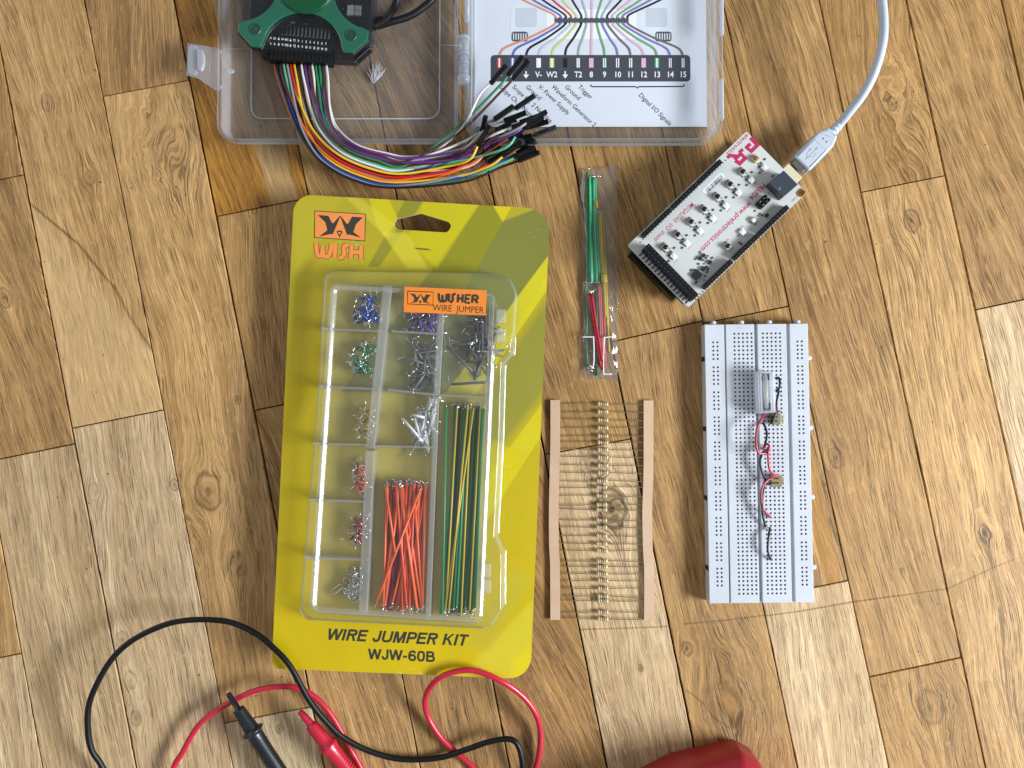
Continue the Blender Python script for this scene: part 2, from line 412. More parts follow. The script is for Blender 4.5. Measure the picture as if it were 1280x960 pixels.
PL.update({
 -1: ['mid', 'brown', 'sand', 'light'],
 0: ['mid', 'tan', 'light'],
 1: ['brown', 'tan', 'pale'],
 5: ['mid', 'light'],
 6: ['tan', 'mid', 'brown', 'mid'],
})
# the joints put planks in column k at index 0.. downward; a few belong to the column between F and G (5) and so on
SPEC.update({
 (0, 0): (14, {}), (5, 1): (11, {'knots': [(764, 636, 14, 1.0), (738, 566, 10, .3), (801, 835, 2.5, .8)], 'cathedral': .9, 'streak': .7, 'cracks': [[(665, 788), (720, 787), (790, 785), (834, 783)]]}),
 (4, 1): (27, {'streak': 1.2, 'cathedral': .5}), (6, 1): (16, {}), (6, 2): (14, {'cathedral': 1.0, 'knots': [(859, 811, 5, .9), (905, 890, 20, .30)],
        'cracks': [[(859, 863), (880, 880), (893, 898), (912, 910)], [(855, 780), (900, 776), (950, 770), (1000, 763)]]}),
 (7, 1): (13, {'patch': (1003, 560, 1060, 800, 'A9762F', 20)}), (7, 2): (10, {'streak': .8, 'cracks': [[(955, 770), (1000, 764), (1050, 755), (1068, 752)]]}),
 (8, 1): (15, {'knots': [(1045, 572, 7, .6), (1128, 713, 2, 1)], 'cracks': [[(1068, 752), (1120, 745), (1184, 736)]]}), (8, 2): (14, {'knots': [(1163, 884, 12, .5)], 'cathedral': 1.0, 'cracks': [[(1136, 855), (1140, 880), (1152, 905)]]}),
 (9, 0): (12, {'knots': [(1115, 130, 5, .8), (1150, 150, 16, .2), (1112, 100, 8, .2)], 'cathedral': .8}),
 (9, 1): (11, {'knots': [(1139, 276, 8, .75), (1231, 667, 6, .7)], 'cathedral': .8, 'streak': .8, 'cracks': [[(1184, 736), (1215, 722), (1245, 708), (1268, 699)]]}),
 (10, 0): (20, {'cathedral': .7}), (10, 1): (14, {}), (11, 1): (14, {}),
})
SPEC.pop((6, 3), None)
PL[4] = ['tan', 'deep', 'tan']; PL[3] = ['grey', 'brown', 'mid']; PL[6] = ['tan', 'mid', 'brown', 'mid']; PL[7] = ['mid', 'brown', 'light', 'tan']
JOINTS[7] = [404, 747.5]; JOINTS[6] = [-60, 427]; PL[6] = ['tan', 'mid', 'brown']; PL[7] = ['mid', 'brown', 'light']
SPEC[(6, 2)] = (14, SPEC[(6, 2)][1])

base = MB(); base.prism(rect(-1500, -1500, 1500, 1500), -14, -8)
floor = base.build('floor', mat('subfloor', '2A1E14', .9), kind='structure')
def edge_pts(k, ya, yb, side, sd):
    a, b = SEAM[k]; g = GAPW.get(k, .7) * .5; out = []
    n = max(2, int(abs(yb - ya) / 12))
    for i in range(n + 1):
        y = ya + (yb - ya) * i / n
        p = P(a + b * y, y, 0); q = noise.noise(Vector((p.x * .05, p.y * .09, sd))) * .35 + noise.noise(Vector((p.x * .3, p.y * .4, sd))) * .12
        out.append((p.x + side * (g + abs(q)), p.y))
    return out
pl_n = 0
for k in range(-3, 15):
    js = sorted(JOINTS.get(k, []))
    sl = JSL.get(k, -.2)
    ends = [joint(k, Y0, sl)] + [joint(k, y, sl) for y in js] + [joint(k, Y1, sl)]
    for i in range(len(ends) - 1):
        (l0, r0), (l1, r1) = ends[i], ends[i + 1]
        jg = .32
        left = edge_pts(k, l0[1] + jg * 2, l1[1] - jg * 2, 1, k * 3.1)
        right = edge_pts(k + 1, r0[1] + jg * 2, r1[1] - jg * 2, -1, k * 3.1 + 7)
        poly = left + right[::-1]
        tone = PL[k][min(i, len(PL[k]) - 1)]
        gdeg, kw = SPEC.get((k, i), (11 + rnd.uniform(-3, 6), {}))
        m = wood('oak_%d' % pl_n, *T[tone], grain=gdeg, seed=pl_n * 13.7 + 2, **kw)
        b = MB(); dz = rnd.uniform(-.12, .12)
        b.prism(poly, -8, dz, .35, bot=False)
        b.build('plank', m, floor); pl_n += 1
# ------------------------------------------------------------------ hinged plastic case
frost = clear('frosted_plastic', veil=.075, edge=.6, tint=(.93, .94, .95), white=(.80, .85, .92), rough=.22, gl=.25, power=2.2)
frost2 = clear('frosted_plastic_thick', veil=.40, edge=.6, tint=(.92, .94, .96), white=(.80, .86, .95), rough=.25, gl=.3, power=1.6)
paper = mat('white_paper', 'D0D6E1', .75, var=.012, vscale=40)
F0 = Frame(590, 100, 0, 0)
case = F0.empty('plastic_case', 'open translucent plastic storage case with two shallow trays and a side latch', 'plastic case')
c3 = crop(560, 0, 3.556); c2 = crop(320, 0, 3.2); c1 = crop(220, 0, 4.923)
def tray(x0, y0, x1, y1, h, draft, r, name, wall=1.4):
    b = MB(); n = 6
    def ring(d, z, rr): return [(x, y, z) for x, y in roundpoly(rect(x0 - d, y0 - d, x1 + d, y1 + d), rr + d, n)]
    b.rings([ring(-1.2, .2, r), ring(0, 1.4, r), ring(draft, h - 2.2, r), ring(draft + 1.6, h - 2.0, r), ring(draft + 1.6, h - .4, r), ring(draft + 1.2, h, r), ring(draft - wall + .4, h, r), ring(draft - wall, h - .6, r), ring(-wall, 2.4, r), ring(-wall - 1.2, 1.4, r)])
    return b.build(name, frost, case)
lx0, lyb = F0.L2(287, 184.5, 0); lx1, _ = F0.L2(571, 100, 0)
rx0, _ = F0.L2(588, 100, 0); rx1, _ = F0.L2(887, 100, 0)
LY1 = lyb + 215
HT = 13.0
tray(lx0, lyb + 1.5, lx1, LY1, HT, 1.6, 9, 'left_tray'.replace('left_', ''))
tray(rx0 + 1.5, lyb + .5, rx1, LY1, HT + 3, 2.4, 11, 'lid_tray', wall=2.4)
# raised line round the tray floor
ribm = clear('rib_plastic', veil=.75, edge=.2, white=(.86, .89, .93), rough=.2, gl=.3)
b = MB()
q = [F0.L2(*c1(460, 300), 1.5), F0.L2(*c1(462, 730), 1.5), F0.L2(*c2(735, 472), 1.5), F0.L2(*c2(735, 0), 1.5)]
lp = roundpoly([(q[0][0], LY1 - 20), (q[1][0], q[1][1]), (q[3][0], q[1][1]), (q[3][0], LY1 - 20)], 7, 6)
b.tube([(x, y, 1.5) for x, y in lp], .42, 5, closed=True); b.build('floor_rib', ribm, case)
b = MB(); b.tube([(*F0.L2(*c1(290, 300), 1.5), 1.5), (*F0.L2(*c1(462, 302), 1.5), 1.5)], .18, 4); b.build('floor_rib', ribm, case)
b = MB(); b.tube([(*F0.L2(*c2(740, 180), 1.5), 1.5), (*F0.L2(*c2(812, 182), 1.5), 1.5)], .25, 4); b.build('floor_rib', ribm, case)
b = MB(); v = F0.L(*c1(337, 440), 1.4); b.lathe([(2.1, 0), (2.1, .5), (1.6, .8)], Matrix.Translation(v) @ Matrix.Diagonal((1.1, .8, 1, 1)), 14); b.build('gate_mark', frost2, case)
# latch flap on the left side
b = MB()
fl = [F0.L2(*c1(x, y), 10) for x, y in ((75, 268), (262, 300), (262, 552), (245, 553), (140, 480), (68, 462))]
b.prism(roundpoly(fl, [2.5, 1, .5, .8, 1.5, 2], 4), 8.4, 10.2, .5)
fr = [F0.L2(*c1(x, y), 10) for x, y in ((80, 276), (133, 282), (133, 470), (75, 455))]
b.prism(roundpoly(fr, 1.5, 3), 10.1, 10.9, .3)
latch = b.build('latch', clear('latch_plastic', veil=.30, edge=.7, tint=(.93, .95, .97), white=(.82, .87, .95), rough=.2, gl=.3), case)
b = MB()
sl = [F0.L2(*c1(x, y), 11) for x, y in ((135, 305), (165, 310), (176, 340), (176, 400), (165, 438), (138, 438))]
b.prism(roundpoly(sl, 1.0, 3), 10.2, 12.4, .7); b.tube([(*p, 10.4) for p in [F0.L2(*c1(x, y), 10) for x, y in ((180, 352), (210, 354), (207, 440), (176, 436))]], .16, 4)
b.tube([(*p, 10.0) for p in fl] + [(*fl[0], 10.0)], .35, 5)
b.build('catch', frost2, latch)
for ya, yb in ((312, 330), (530, 548)):
    b = MB(); p0 = F0.L(*c1(258, ya), 9); p1 = F0.L(*c1(282, yb), 9); b.box(p0.x, p1.y, 8.6, p1.x, p0.y, 10.4, .2); b.build('hinge_lug', frost2, latch)
# knuckle hinge between the trays
b = MB(); hx = F0.L2(582, 76, 12)[0]
for (ya, yb, r) in ((45, 50, 3.6), (50, 66, 2.9), (66, 69, 3.5), (69, 78, 2.4), (78, 81, 3.5), (81, 94, 2.9), (94, 104, 3.8)):
    p = F0.L(579.5, ya, 12); q_ = F0.L(579.5, yb, 12)
    b.tube([(p.x, p.y, 11.2), (p.x, q_.y + .3, 11.2)], r, 12)
b.build('hinge', frost2, case)
for (ya, yb) in ((-120, -30), (-30, 28)):
    b = MB(); p = F0.L(584, ya, 12); q_ = F0.L(584, yb, 12); b.tube([(p.x, p.y, 12), (p.x, q_.y + .3, 12)], 1.5, 8); b.build('hinge_rod', frost2, case)
# lugs on the outside of the right wall
for ya, yb in ((-40, 44), (98, 150)):
    b = MB(); p = F0.L(900, ya, 14); q_ = F0.L(904.5, yb, 14); b.prism(roundpoly(rect(p.x, q_.y, q_.x, p.y), 1.2, 3), 12.0, 15.2, .4); b.build('outer_lip', frost2, case)

# ------------------------------------------------------------------ printed wiring chart lying in the right tray
ZS = 2.6
FS = Frame(740, 80, ZS, 0)
sheet = FS.empty('printed_sheet', 'white printed sheet with a fan of coloured lines above a grey numbered bar', 'printed sheet')
def S(x, y): return FS.L2(*c3(x, y), .2)
b = MB(); x0, yb = S(118, 563); x1, _ = S(1152, 563)
nx, ny = 24, 30; hh = lyb + 205
for j in range(ny + 1):
    for i in range(nx + 1):
        X_ = x0 + (x1 - x0) * i / nx; Y_ = yb + (hh - F0.o.y * 0 - yb + 0) * j / ny
        b.v.append((X_, Y_, 0.0))
for j in range(ny):
    for i in range(nx):
        a = j * (nx + 1) + i; b.face((a, a + 1, a + nx + 2, a + nx + 1))
b.build('paper', paper, sheet)
ink = {k: mat('ink_' + k, v, .65, var=.03) for k, v in dict(bar='3F424B', black='0C1016', white='E6EBF2', orange='D98A6A', blue='5468B8', yellow='C3CF72', grey='A9B2BE', pink='D9AFC4', green='66A565', violet='7D74B4', brown='6E6660', red='C8383C', ghost='D3DAE3', ghost2='BDC6D2', olive='9AA79B', purple='6B3A72', dgreen='3FAE6E', pale='C4CBDD', hub='4A4E55').items()}
# grey ghost drawing of the instrument, printed
for (xa, ya, xb, yb2, r) in ((278, 18, 440, 172, 24), (838, 18, 998, 172, 24)):
    a = S(xa, ya); e = S(xb, yb2); b = MB(); b.sheet(roundpoly(rect(a[0], e[1], e[0], a[1]), 3.0, 4), .05); b.build('printed_outline', ink['ghost'], sheet)
b = MB(); a = S(420, 40); e = S(860, 172); b.sheet(roundpoly(rect(a[0], e[1], e[0], a[1]), 2.0, 3), .045); b.build('printed_outline', ink['white'], sheet)
for xa, xb in ((300, 395), (880, 975)):
    a = S(xa, 35); e = S(xb, 120); b = MB(); b.sheet(roundpoly(rect(a[0], e[1], e[0], a[1]), 1.5, 3), .09); b.build('printed_outline', ink['ghost2'], sheet)
for xa in (283, 922):
    b = MB()
    a = S(xa, 140); e = S(xa + 72, 184); b.sheet(roundpoly(rect(a[0], e[1], e[0], a[1]), 1.6, 4), .12); b.build('printed_badge', ink['hub'], sheet)
    b = MB()
    for k in range(6):
        a = S(xa + 6 + k * 11, 148); e = S(xa + 11 + k * 11, 176); b.sheet(rect(a[0], e[1], e[0], a[1]), .15)
    b.build('printed_stripe', ink['ghost'], sheet)
# bar with swatches and legends
b = MB(); a = S(190, 244); e = S(1078, 362); b.sheet(roundpoly(rect(a[0], e[1], e[0], a[1]), 2.4, 5), .08); b.build('printed_bar', ink['bar'], sheet)
xs = [228, 287, 347, 403, 462, 521, 579, 637, 696, 754, 812, 870, 929, 988, 1045]
SW = [('red', 'white'), ('blue', 'white'), ('black', None), ('white', None), ('yellow', 'white'), ('black', None), ('white', 'grey'), ('pink', None), ('white', 'dgreen'), ('white', 'purple'), ('white', 'brown'), ('pink', None), ('dgreen', 'white'), ('white', 'purple'), ('white', 'black')]
for x, (c_, d_) in zip(xs, SW):
    wdt = 20 if c_ not in ('white',) or d_ is None else 14
    if x > 930: wdt = 12
    b = MB(); a = S(x - wdt / 2, 258); e = S(x + wdt / 2, 300); b.sheet(rect(a[0], e[1], e[0], a[1]), .11); b.build('printed_swatch', ink[c_], sheet)
    if d_:
        b = MB(); a = S(x - wdt / 6, 258); e = S(x + wdt / 6, 300); b.sheet(rect(a[0], e[1], e[0], a[1]), .13); b.build('printed_stripe', ink[d_], sheet)
LG = ['1-', '2-', None, 'V-', 'W2', None, 'T2', '8', '9', '10', '11', '12', '13', '14', '15']
for x, s_ in zip(xs, LG):
    if s_: text(s_, 5.1, *S(x, 332), .12, ink['white'], sheet, bold=.02, sx=.86)
    else:
        b = MB(); a = S(x - 3, 316); e = S(x + 3, 334); b.sheet(rect(a[0], e[1], e[0], a[1]), .12)
        b.sheet([S(x - 13, 331), S(x, 349), S(x + 13, 331)], .125); b.build('ground_mark', ink['white'], sheet)
for x, s_ in zip(xs, ['Scope Ch. 1 Negative', 'Scope Ch. 2 Negative', 'Ground', 'V- Power Supply', 'Waveform Generator 2', 'Ground', 'Trigger']):
    text(s_, 4.15, *S(x + 3, 382), .08, ink['black'], sheet, deg=-43.5, align='LEFT', sx=.9)
text('Digital I/O Signals', 4.15, *S(852, 418), .08, ink['black'], sheet, deg=-45, align='LEFT', sx=.92)
b = MB(); pts = [(635, 375), (636, 383), (645, 385), (835, 385), (842, 391), (849, 385), (1040, 384), (1049, 382), (1050, 374)]
b.ribbon([S(*p) for p in pts], .75, .08); b.build('printed_bracket', ink['black'], sheet)
# hub strip with teeth
b = MB(); top_ = []; bt = []
for i in range(29):
    x = 474 + i * (803 - 474) / 28; top_.append(S(x, 74 + (9 if i % 2 else 0))); bt.append(S(x, 108 - (9 if i % 2 else 0)))
b.sheet(top_ + bt[::-1], .16); b.build('printed_hub', ink['hub'], sheet)
WC = ['orange', 'blue', 'black', 'ghost2', 'yellow', 'black', 'olive', 'pink', 'green', 'violet', 'brown', 'pink', 'green', 'violet', 'brown']
for i, (x, c_) in enumerate(zip(xs, WC)):
    hx_ = 483 + i * (795 - 483) / 14
    pts = [(hx_, 100), (hx_ + (x - hx_) * .12, 122), (hx_ + (x - hx_) * .5, 170), (hx_ + (x - hx_) * .9, 212), (x, 244)]
    b = MB(); b.ribbon([S(p.x, p.y) for p in spline([Vector((p[0], p[1], 0)) for p in pts], 6)], 1.25, .19 + i * .004); b.build('printed_wire', ink[c_], sheet)
    x2 = 483 + (i - 7) * 45 + 150 if False else 640 + (i - 7) * 47
    pts = [(hx_, 80), (hx_ + (x2 - hx_) * .12, 60), (hx_ + (x2 - hx_) * .8, 5), (hx_ + (x2 - hx_) * 1.6, -70)]
    b = MB(); b.ribbon([S(p.x, p.y) for p in spline([Vector((p[0], p[1], 0)) for p in pts], 6)], 1.1, .19 + i * .004); b.build('printed_wire', ink[['orange', 'blue', 'black', 'red', 'yellow', 'black', 'grey', 'pink', 'green', 'grey', 'black', 'pink', 'green', 'violet', 'black'][i]], sheet)

# ------------------------------------------------------------------ small green measuring instrument
FD = Frame(383, -18, 2.0, -3.6, zref=22.0)
dev = FD.empty('measuring_instrument', 'small square instrument with a green cross-shaped top and smoky clear body', 'instrument')
cd_ = crop(280, 0, 4.571)
HS = 38.6
def chamf(h, c): return [(-h + c, -h), (h - c, -h), (h, -h + c), (h, h - c), (h - c, h), (-h + c, h), (-h, h - c), (-h, -h + c)]
smoke = clear('smoky_plastic', veil=.04, edge=.2, tint=(.72, .76, .80), white=(.25, .28, .3), rough=.06, gl=.4)
dgrey = mat('dark_grey_plastic', '2A2E33', .4, var=.05)
black = mat('black_plastic', '0C0D10', .45, var=.06, spec=.3)
b = MB(); b.prism(roundpoly(chamf(HS - .6, 9), 1, 2), 0, 5.5, .6); b.build('base', dgrey, dev)
b = MB(); b.prism(chamf(HS - 2.5, 9), 5.6, 7.2, 0); pcb = b.build('circuit_board', mat('black_solder_mask', '22262B', .35, var=.15, vscale=300), dev)
b = MB(); o = roundpoly(chamf(HS, 9), 1.2, 3); i_ = inset(ccw(o), 1.6)
b.rings([[(x, y, 5.6) for x, y in ccw(o)], [(x, y, 17.4) for x, y in ccw(o)], [(x, y, 18.2) for x, y in inset(ccw(o), .8)]], cap0=False); b.build('clear_cover', smoke, dev)
# cross-shaped top: square with four round bites
def cross(h, c, r, dep):
    out = []
    for k in range(4):
        a = k * math.pi / 2; ca, sa = math.cos(a), math.sin(a)
        pts = [(-h + c, -h), (-r - 1.2, -h)] + [(-r * math.cos(t), -h + dep * math.sin(t)) for t in [math.pi * j / 22 for j in range(1, 22)]] + [(r + 1.2, -h), (h - c, -h)]
        out += [(x * ca - y * sa, x * sa + y * ca) for x, y in pts]
    return out
green = mat('green_plastic', '1D6149', .32, var=.04, coat=.3)
X1 = cross(HS + .3, 8.5, 23.6, 22.5)
b = MB(); b.prism(X1, 17.0, 20.4, .7, steps=2); topc = b.build('top_cover', green, dev)
b = MB(); b.ribbon(inset(ccw(cross(HS + .3, 8.5, 23.0, 21.9)), .2) + [inset(ccw(cross(HS + .3, 8.5, 23.0, 21.9)), .2)[0]], 1.0, 0); b.v = [(x, y, 18.6) for x, y, z in b.v]; 
b2 = MB(); cp = ccw(cross(HS + .9, 8.8, 23.0, 21.6)); b2.prism(cp, 16.2, 18.9, .3); b2.build('seal', mat('black_seal', '0B1512', .5), dev)
b = MB(); b.lathe([(16.9, 20.3), (16.9, 21.0), (16.4, 21.4), (0.01, 21.5)], n=48, sm=False); b.build('emblem_disc', mat('bright_green', '004F2A', .35, var=.03), topc)
b = MB(); b.lathe([(16.9, 20.42), (17.6, 20.42), (17.6, 20.7), (16.9, 20.7)], n=48, cap0=False, cap1=False); b.build('disc_rim', mat('dark_green', '0C4A35', .4), topc)
for sx_, sy_ in ((-1, -1), (1, -1), (-1, 1), (1, 1)):
    v = FD.L(*cd_(156 if sx_ < 0 else 708, 175 if sx_ < 0 else 236), 20.4); 
    cx = 28.6 * sx_; cy = 28.4 * sy_
    b = MB(); b.lathe([(3.6, 20.42), (3.3, 20.75), (2.6, 20.75), (2.4, 20.45), (1.5, 20.45), (1.3, 20.8), (.01, 20.85)], Matrix.Translation((cx, cy, 0)), 20, sm=False); b.build('screw', mat('screw_green', '17443A', .4), dev)
silver = mat('bright_metal', 'C9CCD0', .28, 1.0, var=.05)
tin = mat('tinned_wire', 'D8DADC', .22, 1.0, var=.04)
# header pins seen through the smoky cover, and shields
pins = []
for k in range(15):
    px_ = 292 + k * (600 - 292) / 14
    v = FD.L(*cd_(px_, 172 + k * 1.9), 12)
    if k == 0:
        b = MB(); b.box(-.38, -3.0, 11.0, .38, 3.0, 11.6); b.box(-.38, -3.4, 8.6, .38, -2.8, 13.6); b.box(-.38, 2.8, 8.6, .38, 3.4, 12.0)
        p0 = b.build('pin', silver, dev); p0.location = (v.x * .001, v.y * .001, 0)
    else: dup(p0, dev, (v.x, v.y, 0))
for (x, y) in ((722, 41), (764, 43), (720, 70), (762, 72)):
    v = FD.L(*cd_(x, y), 9); b = MB(); b.box(v.x - 2.0, v.y - 1.5, 7.2, v.x + 2.0, v.y + 1.5, 9, .3); b.build('chip', mat('pale_chip', 'B9B7A6', .4), dev)
rs = random.Random(3)
cm = [mat('chip_a', '8B8577', .5), mat('chip_b', '1B1C1E', .4), mat('chip_c', '9A9A98', .35, .6), mat('chip_d', '6E5A3A', .5)]
for k in range(70):
    x = rs.uniform(-HS + 6, HS - 6); y = rs.uniform(-HS + 5, HS - 6); sx_ = rs.choice((.5, .8, 1.3)); sy_ = rs.choice((.4, .6, 1.0))
    b = MB(); b.box(x - sx_, y - sy_, 7.2, x + sx_, y + sy_, 7.9); b.build('chip', rs.choice(cm), dev)
wht = mat('white_print', 'E9EBEA', .6, var=.02)
row1 = ['1+', '2+', '\u2193', 'V+', 'W1', '\u2193', 'T1', '0', '1', '2', '3', '4', '5', '6', '7']; row2 = ['1-', '2-', '\u2193', 'V-', 'W2', '\u2193', 'T2', '8', '9', '10', '11', '12', '13', '14', '15']
for k in range(15):
    for (s_, yy) in ((row1[k], 218), (row2[k], 249)):
        u = FD.L(*cd_(268 + k * (582 - 268) / 14, yy + k * 2.35), 18.3)
        if s_ == '\u2193':
            b = MB(); b.sheet([(u.x - .7, u.y + .1), (u.x, u.y - .9), (u.x + .7, u.y + .1)], 18.32); b.sheet(rect(u.x - .15, u.y + .1, u.x + .15, u.y + 1.0), 18.33); b.build('ground_mark', wht, dev)
        else: text(s_, 2.05, u.x, u.y, 18.32, wht, dev, bold=.02, sx=.74, spacing=.92)
# side button at the lower right and clear strip along the right
b = MB(); a = FD.L2(*cd_(765, 350), 12); e = FD.L2(*cd_(838, 285), 12); d_ = Vector(e) - Vector(a); nrm = Vector((-d_.y, d_.x)).normalized() * 1.3
b.prism(ccw([(a[0], a[1]), (e[0], e[1]), (e[0] + nrm.x, e[1] + nrm.y), (a[0] + nrm.x, a[1] + nrm.y)]), 9, 14.5, .4); b.build('side_button', black, dev)
b = MB(); b.box(HS - .4, -26, 5, HS + 1.6, 30, 15.5, .7); b.build('side_rail', smoke, dev)

# ------------------------------------------------------------------ black USB lead of the instrument
b = MB()
pts = [P(466, 33, 14), P(480, 26, 14), P(490, 14, 16), P(496, 0, 20), P(498, -30, 24), P(480, -80, 20)]
b.tube(spline([Vector(p) for p in pts], 8), 2.2, 12)
bc = b.build('black_cable', mat('black_rubber', '0E0F13', .45, var=.04, spec=.35), None, 'black cables curving away from the right side of the green-topped instrument', 'cable')
b = MB(); pts = [P(470, 33, 10), P(490, 27, 10), P(510, 21, 9), P(528, 10, 9), P(545, -8, 10), P(560, -50, 12), P(540, -110, 12)]
b.tube(spline([Vector(p) for p in pts], 8), 2.2, 12); b.build('cable', mat('black_rubber', '14151A', .45), bc)
b = MB(); a, e = P(462, 32, 12), P(480, 25, 12); d_ = (e - a).normalized()
M_ = Matrix.Translation(a) @ d_.to_track_quat('Z', 'Y').to_matrix().to_4x4()
b.lathe([(3.9, -1), (3.9, 2), (3.4, 3), (3.2, 6), (2.5, 9), (2.3, 9.5)], M_, 14); b.build('strain_relief', black, bc)
# tuft of white fibre on the tray floor
b = MB(); rs = random.Random(5); c0 = P(467, 105, 1.6)
for k in range(42):
    t = rs.gauss(0, .36) + .12; ln = rs.uniform(7, 14) * (1 if t < .45 else .9)
    tip = c0 + Vector((math.sin(t) * ln, math.cos(t) * ln, rs.uniform(0, 2.2)))
    b.tube([c0 + Vector((rs.uniform(-.3, .3), 0, .1)), (c0 + tip) / 2 + Vector((rs.uniform(-.5, .5), 0, .4)), tip], .09, 3)
b.build('fibre_tuft', mat('white_fibre', 'DDE2EA', .5), None, 'small white fan of plastic bristles lying in the left tray', 'bristle tuft')

# ------------------------------------------------------------------ ribbon of jumper leads plugged into the instrument
harness = FD.empty('wire_harness', 'rainbow bundle of thin jumper leads with black plugs curving down and right', 'wire bundle')
def HL(p): # world mm -> harness local
    v = Vector(p) - FD.o; c, d = math.cos(-FD.a), math.sin(-FD.a)
    return Vector((v.x * c - v.y * d, v.x * d + v.y * c, v.z))
b = MB()
a = FD.L2(*cd_(269, 285), 10); e = FD.L2(*cd_(616, 385), 10)
b.prism(rect(a[0] - .3, e[1] + 1.2, e[0] + .6, a[1] + 3.6), 6.5, 13.0, .3); hb = b.build('connector_block', black, harness)
b = MB()
for k in range(15):
    x = a[0] + 1.4 + k * (e[0] - a[0] - 2.4) / 14
    b.box(x - .5, e[1] + 2.0, 13.01, x + .5, e[1] + 7.5, 13.06); 
b.build('slot', mat('slot_black', '050506', .8), hb)
WCOL = dict(orange='D96A2C', blue='1B3F9E', red='C01818', yellow='E0B420', black='121216', grey='8A8C90', pink='E3B4B0', white='D8D6D2', green='1F7A4A', mint='4FAE86', purple='5A2A78', brown='4A2420', violet='6C4FA0', salmon='D07A68')
wm = {k: mat('wire_' + k, v, .38, var=.03, coat=.15) for k, v in WCOL.items()}
order = ['orange', 'black', 'blue', 'brown', 'orange', 'blue', 'red', 'grey', 'yellow', 'red', 'black', 'yellow', 'grey', 'black', 'pink', 'white', 'green', 'purple', 'purple', 'brown', 'pink', 'white', 'brown', 'green', 'purple', 'green', 'grey', 'brown', 'white', 'mint']
c5 = crop(560, 60, 6.0)
# plugs: (px, py of the wire end, angle of the plug, length mm, height)
PLUG = [((320, 268), (438, 130), 17, 22.0, 'salmon'), ((450, 208), (560, 62), 19, 24, 'green'), ((486, 236), (608, 92), 19, 24, 'brown'),
 ((505, 455), (662, 348), 16, 21.5, 'white'), ((348, 535), (482, 442), 15, 19.5, 'grey'), ((420, 548), (572, 490), 17, 17.5, 'pink'), ((540, 560), (705, 502), 19, 20.5, 'pink'), ((585, 598), (735, 556), 14, 17.0, 'black'),
 ((650, 655), (820, 590), 12, 16.0, 'black'), ((447, 640), (590, 590), 21, 20.0, 'brown'), ((256, 640), (272, 560), 12, 20.0, 'purple'), ((222, 735), (258, 672), 19, 20.5, 'yellow'), ((280, 700), (360, 640), 15, 19.0, 'brown'),
 ((450, 672), (560, 590), 18, 19.5, 'salmon'), ((505, 662), (600, 560), 21, 21.0, 'mint'), ((470, 702), (605, 665), 12, 16.0, 'purple'), ((500, 742), (600, 710), 11, 15.5, 'brown'), ((500, 822), (640, 758), 12, 13.5, 'mint'), ((525, 848), (670, 788), 9, 12.0, 'purple'),
 ((260, 812), (320, 752), 12, 16.0, 'salmon'), ((410, 812), (520, 730), 14, 15.0, 'white'), ((300, 862), (400, 800), 10, 12.0, 'red'), ((440, 770), (560, 700), 10, 12.5, 'grey'), ((520, 790), (610, 735), 8, 12.0, 'blue'),
 ((480, 600), (640, 545), 23, 23.0, 'white'), ((560, 600), (690, 530), 24, 23.5, 'brown'), ((400, 700), (520, 650), 12, 15.5, 'purple'), ((330, 760), (440, 700), 10, 14.0, 'black'), ((590, 560), (700, 500), 26, 24.5, 'black'), ((360, 620), (480, 560), 20, 18.5, 'brown')]
# which column feeds which plug: bright leads keep the colour and the lane seen in the photograph
lanes = {0: 24 - 1, 1: 18, 2: 23, 3: 13, 4: 15, 5: 17, 6: 21, 7: 22, 8: 11, 9: 27, 10: 7, 11: 20, 12: 4, 13: 8, 14: 6, 15: 5, 16: 14, 17: 10, 18: 26, 19: 12, 20: 9, 21: 3, 22: 29, 23: 1, 24: 25, 25: 16, 26: 28, 27: 2, 28: 0, 29: 19}
lanes[0] = 13; lanes[3] = 23; lanes[28] = 24; lanes[21] = 0; lanes[29] = 3; lanes[20] = 19; lanes[23] = 1
used = set(); free = []
for k in range(30):
    if lanes[k] in used: free.append(k)
    used.add(lanes[k])
left_ = [i for i in range(30) if i not in used]
for k, i in zip(free, left_): lanes[k] = i
A = [((342, 80), (409, 82)), ((346, 98), (411, 98)), ((361, 141), (415, 138)), ((376, 173), (424, 162)), ((400, 203), (448, 182)), ((440, 226), (484, 192)), ((489, 236), (515, 196)), ((539, 233), (550, 190))]
rs = random.Random(11)
